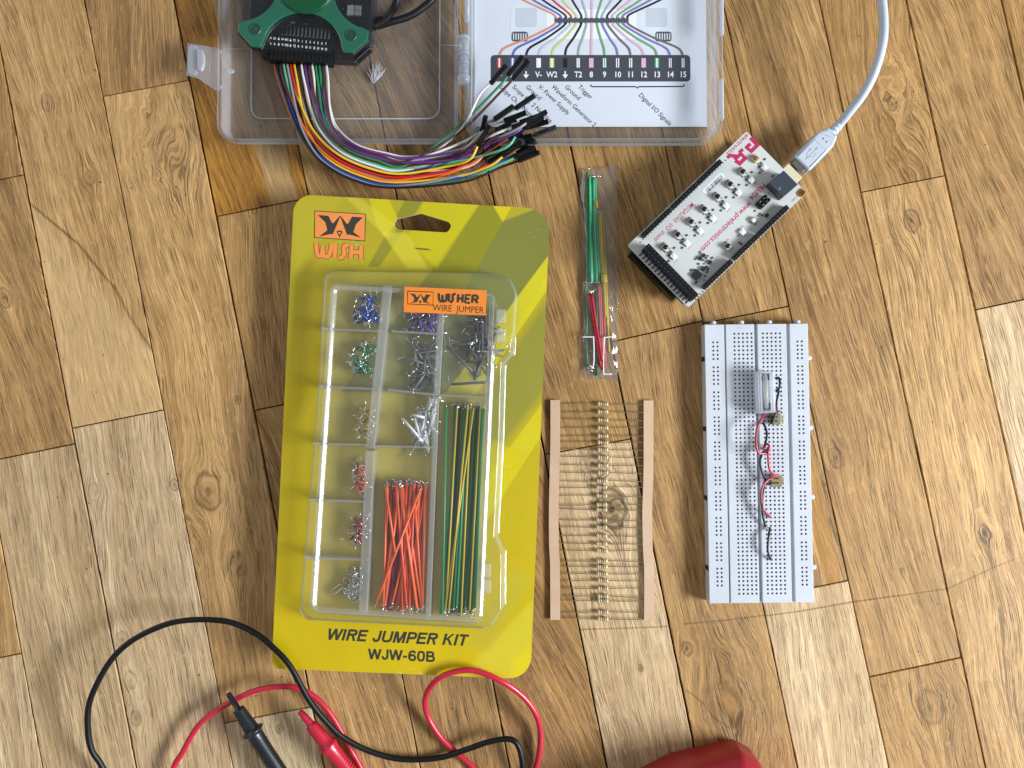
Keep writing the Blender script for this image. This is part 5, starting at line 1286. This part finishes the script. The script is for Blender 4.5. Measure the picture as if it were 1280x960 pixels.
b.tube(spline([Vector((plL + 4, 0, 12.2)), Vector((plL + 8, 0.1, 12.6))] + [inv(FU, p) for p in pts[1:]], 10), 2.65, 18); b.build('cable', white_pl, usb)

# ------------------------------------------------------------------ breadboard
ZBB = 8.5
FBB = Frame(947, 580, 0, 1.15 * -1 + 2.2 * 0, zref=ZBB)
FBB.a = R(.6)
bb = FBB.empty('breadboard', 'white solderless breadboard with four rows of square holes and small side tabs', 'breadboard')
c7 = crop(860, 390, 5.05); c9 = crop(860, 570, 4.8)
bbm = mat('white_abs', 'CCD1D9', .38, var=.03, vscale=30, coat=.1); bbdark = mat('pit_dark', '26231F', .8)
def B(x, y, z=ZBB): return FBB.L2(*c7(x, y), z)
def B9(x, y, z=ZBB): return FBB.L2(*c9(x, y), z)
ytop = B(400, 76)[1]; ybot = B9(400, 882)[1]
xl_, xr_ = FBB.L2(884, 580)[0], FBB.L2(1014, 580)[0]
def plate(x0, x1, xs_, ys_, hs=1.25, name='hole_strip'):
    "slab with real square pits at every xs_ x ys_"
    b = MB(); z = ZBB
    gx = [x0] + sorted([x - hs / 2 for x in xs_] + [x + hs / 2 for x in xs_]) + [x1]
    gy = [ybot] + sorted([y - hs / 2 for y in ys_] + [y + hs / 2 for y in ys_]) + [ytop]
    gx[0] += .25; gx[-1] -= .25; gy[0] += .25; gy[-1] -= .25
    nx_, ny_ = len(gx), len(gy)
    for y in gy:
        for x in gx: b.v.append((x, y, z))
    pit = set()
    for j in range(1, ny_ - 1, 2):
        for i in range(1, nx_ - 1, 2): pit.add((i, j))
    for j in range(ny_ - 1):
        for i in range(nx_ - 1):
            a = j * nx_ + i; q = (a, a + 1, a + nx_ + 1, a + nx_)
            if (i, j) in pit and any(abs((gy[j] + gy[j + 1]) / 2 - y) < .01 for y in ys_):
                # the visible pit: a bevelled mouth and a dark well
                xa, xb, ya, yb = gx[i], gx[i + 1], gy[j], gy[j + 1]; m_ = .16
                k = b.add([(xa + m_, ya + m_, z - .35), (xb - m_, ya + m_, z - .35), (xb - m_, yb - m_, z - .35), (xa + m_, yb - m_, z - .35)])
                for s0, s1, t0, t1 in ((q[0], q[1], k, k + 1), (q[1], q[2], k + 1, k + 2), (q[2], q[3], k + 2, k + 3), (q[3], q[0], k + 3, k)): b.face((s0, s1, t1, t0))
                d = b.add([(xa + m_, ya + m_, z - 3), (xb - m_, ya + m_, z - 3), (xb - m_, yb - m_, z - 3), (xa + m_, yb - m_, z - 3)])
                for e_ in range(4): b.face((k + e_, k + (e_ + 1) % 4, d + (e_ + 1) % 4, d + e_), m=1)
                b.face((d, d + 1, d + 2, d + 3), m=1)
            else: b.face(q)
    o_ = [[(x0 + .25, ybot + .25, z), (x1 - .25, ybot + .25, z), (x1 - .25, ytop - .25, z), (x0 + .25, ytop - .25, z)], [(x0, ybot, z - .25), (x1, ybot, z - .25), (x1, ytop, z - .25), (x0, ytop, z - .25)], [(x0, ybot, 0.0), (x1, ybot, 0.0), (x1, ytop, 0.0), (x0, ytop, 0.0)]]
    b.rings(o_[::-1], cap0=True, cap1=False)
    return b.build(name, [bbm, bbdark], bb)
yt = B(400, 136)[1]; yb_ = FBB.L2(*c9(400, 826), ZBB)[1]; NR = 63
rows = [yt + (yb_ - yt) * i / (NR - 1) for i in range(NR)]
pit_ = abs(yb_ - yt) / (NR - 1)
xA = [FBB.L2(*c7(x, 400), ZBB)[0] for x in (286, 312, 340, 367, 394)]; xB = [FBB.L2(*c7(x, 400), ZBB)[0] for x in (466, 492, 519, 546, 574)]
xA = [xA[0] + i * (xA[-1] - xA[0]) / 4 for i in range(5)]; xB = [xB[0] + i * (xB[-1] - xB[0]) / 4 for i in range(5)]
xR1 = [FBB.L2(*c7(x, 400), ZBB)[0] for x in (151, 178)]; xR2 = [FBB.L2(*c7(x, 400), ZBB)[0] for x in (684, 711)]
rail = []
ys0 = B(160, 191)[1]; ys9 = FBB.L2(*c9(172, 676), ZBB)[1]
for g in range(10):
    y0_ = ys0 + (ys9 - ys0) * g / 9
    rail += [y0_ - i * pit_ for i in range(5)]
xe = [FBB.L2(*c7(x, 400), ZBB)[0] for x in (98, 222, 236, 412, 432, 612, 636, 752)]
plate(xe[0], xe[1], xR1, rail, name='power_rail'); plate(xe[6] , xe[7], xR2, rail, name='power_rail')
plate(xe[2] - .4, xe[3], xA, rows); plate(xe[4], xe[5] + .3, xB, rows)
b = MB()
b.box(xe[1] + .02, ybot + .3, 1, xe[2] - .42, ytop - .3, 6.6); b.box(xe[5] + .32, ybot + .3, 1, xe[6] - .02, ytop - .3, 6.6); b.box(xe[3] + .02, ybot + .4, 1, xe[4] - .02, ytop - .4, 5.4); b.build('groove_bar', bbm, bb)
tabm = bbm
tp = None
for k in range(4):
    px_ = (149, 325, 501, 682)[k]; x, y = B(px_, 66, 6)
    b = MB(); b.lathe([(1.5, 2.5), (1.5, 6.6), (1.2, 7.0), (.01, 7.05)], Matrix.Translation((x, ytop + 1.1, 0)), 12); b.box(x - 1.0, ytop - .2, 2.5, x + 1.0, ytop + 1.0, 6.6); b.build('tab', bbm, bb)
for (cx_, cy_) in ((765, 290), (775, 730)):
    y = B(cx_, cy_, 6)[1]; b = MB(); b.lathe([(1.5, 2.5), (1.5, 6.6), (1.2, 7.0), (.01, 7.05)], Matrix.Translation((xe[7] + 1.2, y, 0)), 12); b.box(xe[7] - .2, y - 1, 2.5, xe[7] + 1.2, y + 1, 6.6); b.build('tab', bbm, bb)
    b = MB(); b.box(xe[0] - .25, y - 1.4, 1.0, xe[0] - .02, y + 1.4, 8.0); b.build('notch', bbdark, bb)
for (cx_, cy_) in ((750, 245), (760, 665)):
    y = B9(cx_, cy_, 6)[1]; b = MB(); b.lathe([(1.5, 2.5), (1.5, 6.6), (1.2, 7.0), (.01, 7.05)], Matrix.Translation((xe[7] + 1.2, y, 0)), 12); b.box(xe[7] - .2, y - 1, 2.5, xe[7] + 1.2, y + 1, 6.6); b.build('tab', bbm, bb)
    b = MB(); b.box(xe[0] - .25, y - 1.4, 1.0, xe[0] - .02, y + 1.4, 8.0); b.build('notch', bbdark, bb)
em = mat('embossed_abs', 'BFC6D2', .45, var=.02)
for (x, y) in ((340, 100), (520, 100)):
    u = B(x, y); text('ABCDE' if x < 400 else 'FGHIJ', 2.2, u[0], u[1], ZBB + .03, em, bb, spacing=1.3)
for (x, y, s_) in ((258, 268, '5'), (258, 400, '10'), (440, 268, '5'), (598, 268, '5'), (598, 400, '10')):
    u = B(x, y); text(s_, 1.8, u[0], u[1], ZBB + .03, em, bb)

bb.location.x += .0011
# ---- clear box with a glass tube on the breadboard
cb1 = crop(930, 450, 10.67); cb2 = crop(930, 520, 5.05)
ZT2 = ZBB + 9
FC = Frame(*cb1(300, 430), ZBB + .05, 1.6, zref=ZBB + 6)
cbx = FC.empty('clear_box', 'small clear box holding a white tube on the right half of the breadboard', 'clear box')
acr = clear('clear_acrylic', veil=.48, edge=.4, tint=(.99, .99, .99), white=(.82, .86, .92), rough=.08, gl=.5, power=1.6)
q = [FC.L2(*cb1(*p), ZT2 - ZBB) for p in ((170, 145), (400, 150), (425, 700), (190, 715))]
b = MB(); pp = ccw(roundpoly(q, .6, 2)); rr = [[(x, y, .1) for x, y in pp], [(x, y, 8.4) for x, y in pp], [(x, y, 9) for x, y in inset(pp, .5)], [(x, y, 9) for x, y in inset(pp, 1.4)], [(x, y, 1.2) for x, y in inset(pp, 1.5)]]
b.rings(rr, cap0=False, cap1=True); b.build('box', acr, cbx)
gx0, gx1 = min(p[0] for p in q), max(p[0] for p in q); gy0, gy1 = min(p[1] for p in q), max(p[1] for p in q)
b = MB(); b.box(gx0 + 1.5, gy0 + 1.6, 9.02, gx0 + 2.6, gy1 - 1.6, 9.5, .2); b.box(gx1 - 3.0, gy0 + 1.6, 9.02, gx1 - 2.2, gy1 - 1.6, 9.5, .2); b.build('lid_rib', acr, cbx)
xc = (gx0 + gx1) / 2 + .9
b = MB(); b.tube([(xc, gy0 + 3.0, 5), (xc, gy1 - 3.0, 5)], 1.55, 14); b.build('tube', mat('white_ceramic', 'E9E6DF', .25, var=.02, coat=.5), cbx)
b = MB(); b.tube([(xc - 3.2, gy0 + 3.0, 4), (xc - 3.2, gy1 - 3.0, 4)], 1.3, 12); b.build('glass_rod', acr, cbx)
b = MB()
for y in (gy0 + 2.4, gy1 - 5.6):
    b.box(xc - 3.8, y, 3.2, xc - 3.0, y + 3.6, 6.2, .1); b.box(xc + 1.9, y, 3.2, xc + 2.8, y + 3.8, 6.2, .1); b.box(xc - 2.6, y + .5, 2.8, xc - 1.2, y + 3, 3.4, .1)
b.build('clip', mat('dull_nickel', '8E8C88', .35, .8), cbx)
# small boards with paper labels and tiny wires
def smallboard(pts, lpts, lb, crp):
    f = Frame(*crp(*pts[0]), ZBB + .05, 0, zref=ZBB + 2)
    o = f.empty('small_board', lb, 'circuit board')
    b = MB(); b.prism([f.L2(*crp(*p), 2.5) for p in pts], 1.2, 2.5, .1); b.build('board', mat('olive_board', '8A7F5E', .5, var=.1, vscale=400), o)
    b = MB(); b.prism([f.L2(*crp(*p), 2.5) for p in lpts], 1.6, 1.9, .05); s_ = b.build('paper_label', mat('label_cream', 'CBD6BE', .6), o)
    xs_ = [f.L2(*crp(*p), 2.5) for p in lpts]; cx_ = sum(p[0] for p in xs_) / len(xs_); cy_ = sum(p[1] for p in xs_) / len(xs_)
    text('LM35Z', 1.7, cx_ - .3, cy_, 1.93, dk, s_, deg=90, bold=.03)
    b = MB(); a = f.L2(*crp(*pts[0]), 2.5)
    p0 = [f.L2(*crp(*p), 2.5) for p in pts]; 
    for i in range(3):
        for j in range(2):
            x = p0[0][0] + (p0[1][0] - p0[0][0]) * (i + .5) / 4; y = p0[0][1] + (p0[3][1] - p0[0][1]) * (j + .7) / 2.6
            b.box(x - .4, y - .4, 2.52, x + .4, y + .4, 3.0)
    b.build('solder_dot', mat('pad_dark', '3A2A22', .5), o)
smallboard([(345, 722), (490, 722), (490, 862), (345, 862)], [(490, 722), (560, 718), (555, 868), (490, 868)], 'small tan board with a pale green paper label just below the clear box', cb1)
smallboard([(172, 375), (240, 375), (240, 448), (172, 448)], [(240, 378), (262, 378), (262, 446), (240, 446)], 'small tan board with a label tab halfway down the breadboard', cb2)
bw_ = mat('thin_black_wire', '17171B', .4); rw_ = mat('thin_red_wire', 'B01F3A', .35, coat=.2)
def thin(pts, crp, m, lb, r=.72, cat='hookup wire'):
    b = MB(); b.tube(spline([P(*crp(x, y), ZBB + z) for x, y, z in pts], 7), r, 8); o = b.build('hookup_wire', m, None, lb, cat)
    for e in (pts[0], pts[-1]):
        p = P(*crp(e[0], e[1]), ZBB + e[2]); b = MB(); b.tube([p, Vector((p.x, p.y, ZBB - 2))], .3, 5); b.build('bare_end', tin, o)
thin([(420, 240, 1), (462, 240, 2.5), (478, 300, 4), (470, 370, 4), (430, 408, 3)], cb1, bw_, 'thin black wire arching beside the upper right side of the clear box')
thin([(465, 410, 1), (452, 470, 4), (435, 560, 5), (430, 660, 4), (400, 770, 3.6), (372, 850, 3)], cb1, bw_, 'thin black wire running down along the clear box to the upper small board')
thin([(475, 680, .5), (455, 690, 2.5), (442, 712, 3)], cb1, rw_, 'tiny red wire stub right of the lower corner of the clear box')
thin([(300, 755, .5), (262, 740, 4), (205, 830, 7), (168, 940, 8.5), (160, 1120, 9), (200, 1240, 8), (300, 1235, 6), (318, 1170, 4)], cb1, rw_, 'red wire looping out left over the centre groove below the clear box')
thin([(255, 842, .5), (285, 900, 4), (305, 980, 5), (300, 1050, 5), (275, 1140, 3)], cb1, bw_, 'short black wire curving just below the clear box')
thin([(120, 205, 1), (140, 178, 4), (158, 190, 6), (152, 240, 7), (160, 330, 6), (185, 366, 4), (218, 375, 2)], cb2, rw_, 'red wire descending to the top of the middle small board')
thin([(150, 212, 1), (118, 232, 4), (102, 290, 5), (118, 365, 4), (150, 425, 2.6)], cb2, bw_, 'black wire bowing left above the middle small board')
thin([(185, 390, 2.6), (150, 405, 5), (120, 440, 6), (108, 500, 6), (118, 580, 4), (168, 640, .5)], cb2, rw_, 'red wire bowing left below the middle small board')
thin([(140, 400, 2.4), (128, 440, 4), (117, 520, 5), (118, 620, 4), (136, 698, 1)], cb2, bw_, 'black wire running behind the lower red wire')
thin([(163, 705, 1), (156, 760, 4), (150, 840, 4), (158, 880, 3), (172, 908, .5)], cb2, mat('brown_black_wire', '2A1A20', .4), 'lowest dark wire standing alone on the breadboard')
b = MB()
for i in range(3): v = FBB.L(*cb2(124 + i * 5, 703 - i * 3), ZBB); b.lathe([(.7, ZBB + .02), (.6, ZBB + .9), (.01, ZBB + 1.1)], Matrix.Translation((v.x, v.y, 0)), 8)
b.build('glue_drop', mat('clear_glue', 'E8EAEC', .15, coat=.6), bb)

# ------------------------------------------------------------------ test leads
def lead(name, px, r, m, lb, extra=()):
    sp = spline([P(x, y, z) for x, y, z in px], 10); sp = [p + Vector((noise.noise(p * .035), noise.noise(p * .035 + Vector((9, 0, 0))), 0)) * .5 for p in sp]
    b = MB(); b.tube(sp, r, 14, rad=[r * (1 + .05 * noise.noise(p * .11)) for p in sp]); o = b.build(name, m, None, lb, 'test lead'); return o
blk = mat('black_lead_rubber', '0B0C0F', .45, var=.04, spec=.35); redm = mat('red_lead_rubber', 'C21E38', .36, var=.03, coat=.25)
bl_path = [(395, 1100, 12), (300, 1120, 4), (200, 1080, 4), (150, 1010, 6), (128.5, 960, 9), (115, 938, 12), (110, 913, 14), (110.4, 886, 16), (119.5, 859, 17), (138.7, 825, 17), (164.8, 801, 16), (203, 782, 14), (235, 775.4, 12.5), (271, 775, 12), (294, 779.5, 13), (321, 793, 16), (341.5, 809, 18.5), (362, 831.6, 19), (386, 875, 17), (408.7, 903, 14), (431, 922.8, 11), (465, 939.7, 7), (504, 948.7, 4), (549, 946.7, 3.2), (583, 937, 5.5), (611, 928, 7), (636.5, 924, 8), (648, 934, 8), (653.5, 962, 6), (655, 1000, 3), (640, 1100, 2)]
bl = lead('test_lead', bl_path, 1.72, blk, 'black test lead looping round at the lower left with a black ribbed probe')
rd_path = [(430, 1120, 12), (330, 1160, 4), (240, 1100, 3), (208, 1010, 4), (217, 960, 6), (226.6, 942.6, 6.5), (248.6, 906, 7), (278, 883.7, 7), (316.5, 864, 8), (350.5, 858, 8.5), (372, 860.5, 8), (390, 869, 6.5), (407, 885, 5), (423, 909, 3.5), (440, 940, 2.5), (451, 960, 2), (500, 1060, 2), (580, 1070, 2), (610, 985, 2), (591.5, 960, 2), (569, 939.7, 1.8), (549, 920, 3), (535, 897.5, 5), (531, 878, 9), (536.7, 861, 14), (552, 845.5, 18), (577.5, 837.5, 19), (600, 839.5, 19), (628, 852.5, 18), (653, 871, 13), (669, 892, 9), (675, 914, 5), (674.5, 937, 4), (669, 962, 3), (650, 1010, 3), (600, 1100, 3)]
rd = lead('test_lead', rd_path, 1.72, redm, 'red test lead with one loop over the card edge and a red probe')
def probe(tip, tail, ztip, ztail, prof, m, parent, ribs, rib_m, body=None):
    a, e = P(*tip, ztip), P(*tail, ztail); d = (e - a); d.normalize()
    M_ = Matrix.Translation(a) @ d.to_track_quat('Z', 'Y').to_matrix().to_4x4()
    b = MB(); b.lathe(prof, M_, 24); h = b.build('probe', m, parent)
    return h, M_
pk = 493.0 / 1000
bp = [(.7, -.2), (1.35, .2), (1.6, 1.0), (1.62, 10.8), (2.2, 11.0), (3.35, 11.4), (3.5, 12.5), (4.3, 24.6), (4.6, 25.8), (4.7, 26.2), (6.3, 26.6), (6.6, 27.2), (6.3, 27.8), (5.2, 28.4), (4.7, 29.6), (4.5, 33), (4.4, 42), (4.5, 60), (4.2, 85), (3.2, 90), (2.4, 92)]
b1 = crop(280, 860, 7.11)
pb_, M1 = probe(b1(35, 45), b1(470, 711), 13, 9, bp, mat('black_probe', '16191E', .38, var=.05, coat=.2), bl, 0, None)
ridg = mat('black_ridge', '1E2329', .45)
b = MB()
for i in range(26):
    z = 31 + i * 1.55
    for a0, a1 in ((-.2, .9), (2.6, 3.9)):
        rr = [[((4.42 + dr) * math.cos(a0 + (a1 - a0) * t / 6), (4.42 + dr) * math.sin(a0 + (a1 - a0) * t / 6), zz) for t in range(7)] for dr, zz in ((-.1, z), (.42, z + .2), (.42, z + .6), (-.1, z + .8))]
        b.smooth = False; b.rings(rr, cap0=False, cap1=False, closed_u=False, M=M1)
b.build('grip_ridge', ridg, pb_)
b = MB(); b.lathe([(.01, -1.2), (.55, -.9), (.6, -.15)], M1, 10); b.build('metal_tip', silver, pb_)
me_ = Matrix.Translation((0, 0, 0))
tx = text('CAT III', 3.0, 0, 0, 0, mat('moulded_dark', '2C333B', .5), pb_, bold=.01)
tx.matrix_basis = Matrix.Scale(1, 4)
Mt = M1.copy(); Mt.translation = Mt.translation * .001
_ax = (M1.to_3x3() @ Vector((0, 0, 1))).normalized(); _up = Vector((0, 0, 1)); _sd = _up.cross(_ax).normalized(); _up = _ax.cross(_sd)
ctr = M1 @ Vector((0, 0, 18)) + _up * 4.15
tx.matrix_basis = Matrix(((_ax.x, _sd.x, _up.x, ctr.x * .001), (_ax.y, _sd.y, _up.y, ctr.y * .001), (_ax.z, _sd.z, _up.z, ctr.z * .001), (0, 0, 0, 1)))
rp = [(1.35, -.1), (1.7, .4), (2.0, 4), (2.35, 9.8), (2.4, 10.2), (3.5, 10.7), (3.7, 11.6), (4.2, 21.5), (4.25, 24.2), (4.9, 25.2), (5.7, 26.4), (5.9, 27.0), (5.2, 28.6), (4.7, 31.5), (4.5, 36), (4.3, 44), (4.4, 60), (4.0, 84), (2.6, 90)]
rpb, M2 = probe(b1(675, 205), b1(1130, 760), 11, 8, rp, mat('red_probe', 'C01E36', .34, var=.04, coat=.3), rd, 0, None)
b = MB()
for i in range(22):
    z = 31 + i * 1.9
    a0, a1 = -.3, 1.1
    for a0, a1 in ((-.4, .9), (2.6, 3.9)):
        rr = [[((4.3 + dr) * math.cos(a0 + (a1 - a0) * t / 6), (4.3 + dr) * math.sin(a0 + (a1 - a0) * t / 6), zz) for t in range(7)] for dr, zz in ((-.1, z), (.5, z + .25), (.5, z + .65), (-.1, z + .9))]
        b.rings(rr, cap0=False, cap1=False, closed_u=False, M=M2)
b.build('grip_ridge', mat('red_probe', 'C01E36', .34), rpb)
b = MB(); b.lathe([(.01, -.6), (.5, -.4), (.5, -.05)], M2, 10); b.build('metal_tip', mat('brass_dark', '6E5626', .4, .6), rpb)

# ------------------------------------------------------------------ red meter, only its top corner in the picture
ZM = 34.0
FM = Frame(880, 1080, 0, 7.5, zref=ZM)
cm_ = crop(660, 850, 3.2)
mtr = FM.empty('multimeter', 'red rubber-edged meter whose top corner reaches in at the bottom edge', 'multimeter')
redr = mat('red_rubber', 'A3182A', .42, var=.04, coat=.12)
tlp = [FM.L2(*cm_(*p), ZM - 8) for p in ((480, 425), (600, 362), (862, 302), (940, 345), (964, 405))]
xL = min(p[0] for p in tlp) - 6; xR = tlp[-1][0] + 1.0; yT = max(p[1] for p in tlp)
yb2 = yT - 150
outl = [(tlp[4][0] + 1.5, yb2), (tlp[4][0] + .8, tlp[4][1] - 8), tlp[4], tlp[3], tlp[2], tlp[1], tlp[0], (tlp[0][0] - 14, tlp[0][1] - 12), (tlp[0][0] - 16, yb2)]
outl = ccw(outl)
def MI(d): return ccw(roundpoly(inset(outl, d), [14, 5, 6, 7, 6, 6, 6, 6, 14], 6))
b = MB(); b.smooth = True
b.rings([[(x, y, 0.2) for x, y in MI(3)], [(x, y, 3) for x, y in MI(0)], [(x, y, 22) for x, y in MI(0)], [(x, y, 26) for x, y in MI(.8)], [(x, y, 27.5) for x, y in MI(1.6)], [(x, y, 31.5) for x, y in MI(6)], [(x, y, 33.2) for x, y in MI(8)], [(x, y, 34) for x, y in MI(10.5)]], cap1=True)
b.build('holster', redr, mtr)
b = MB(); ff = MI(19); b.prism(ff, 34.02, 35.5, .6); b.build('face', mat('meter_face', '2B2D33', .4), mtr)
b = MB(); u = FM.L(*cm_(890, 392), 31); b.lathe([(3.2, 29), (3.2, 33.2), (2.6, 33.8), (.01, 33.8)], Matrix.Translation((u.x, u.y, 0)), 16); b.build('rivet', mat('meter_face', '2B2D33', .4), mtr)
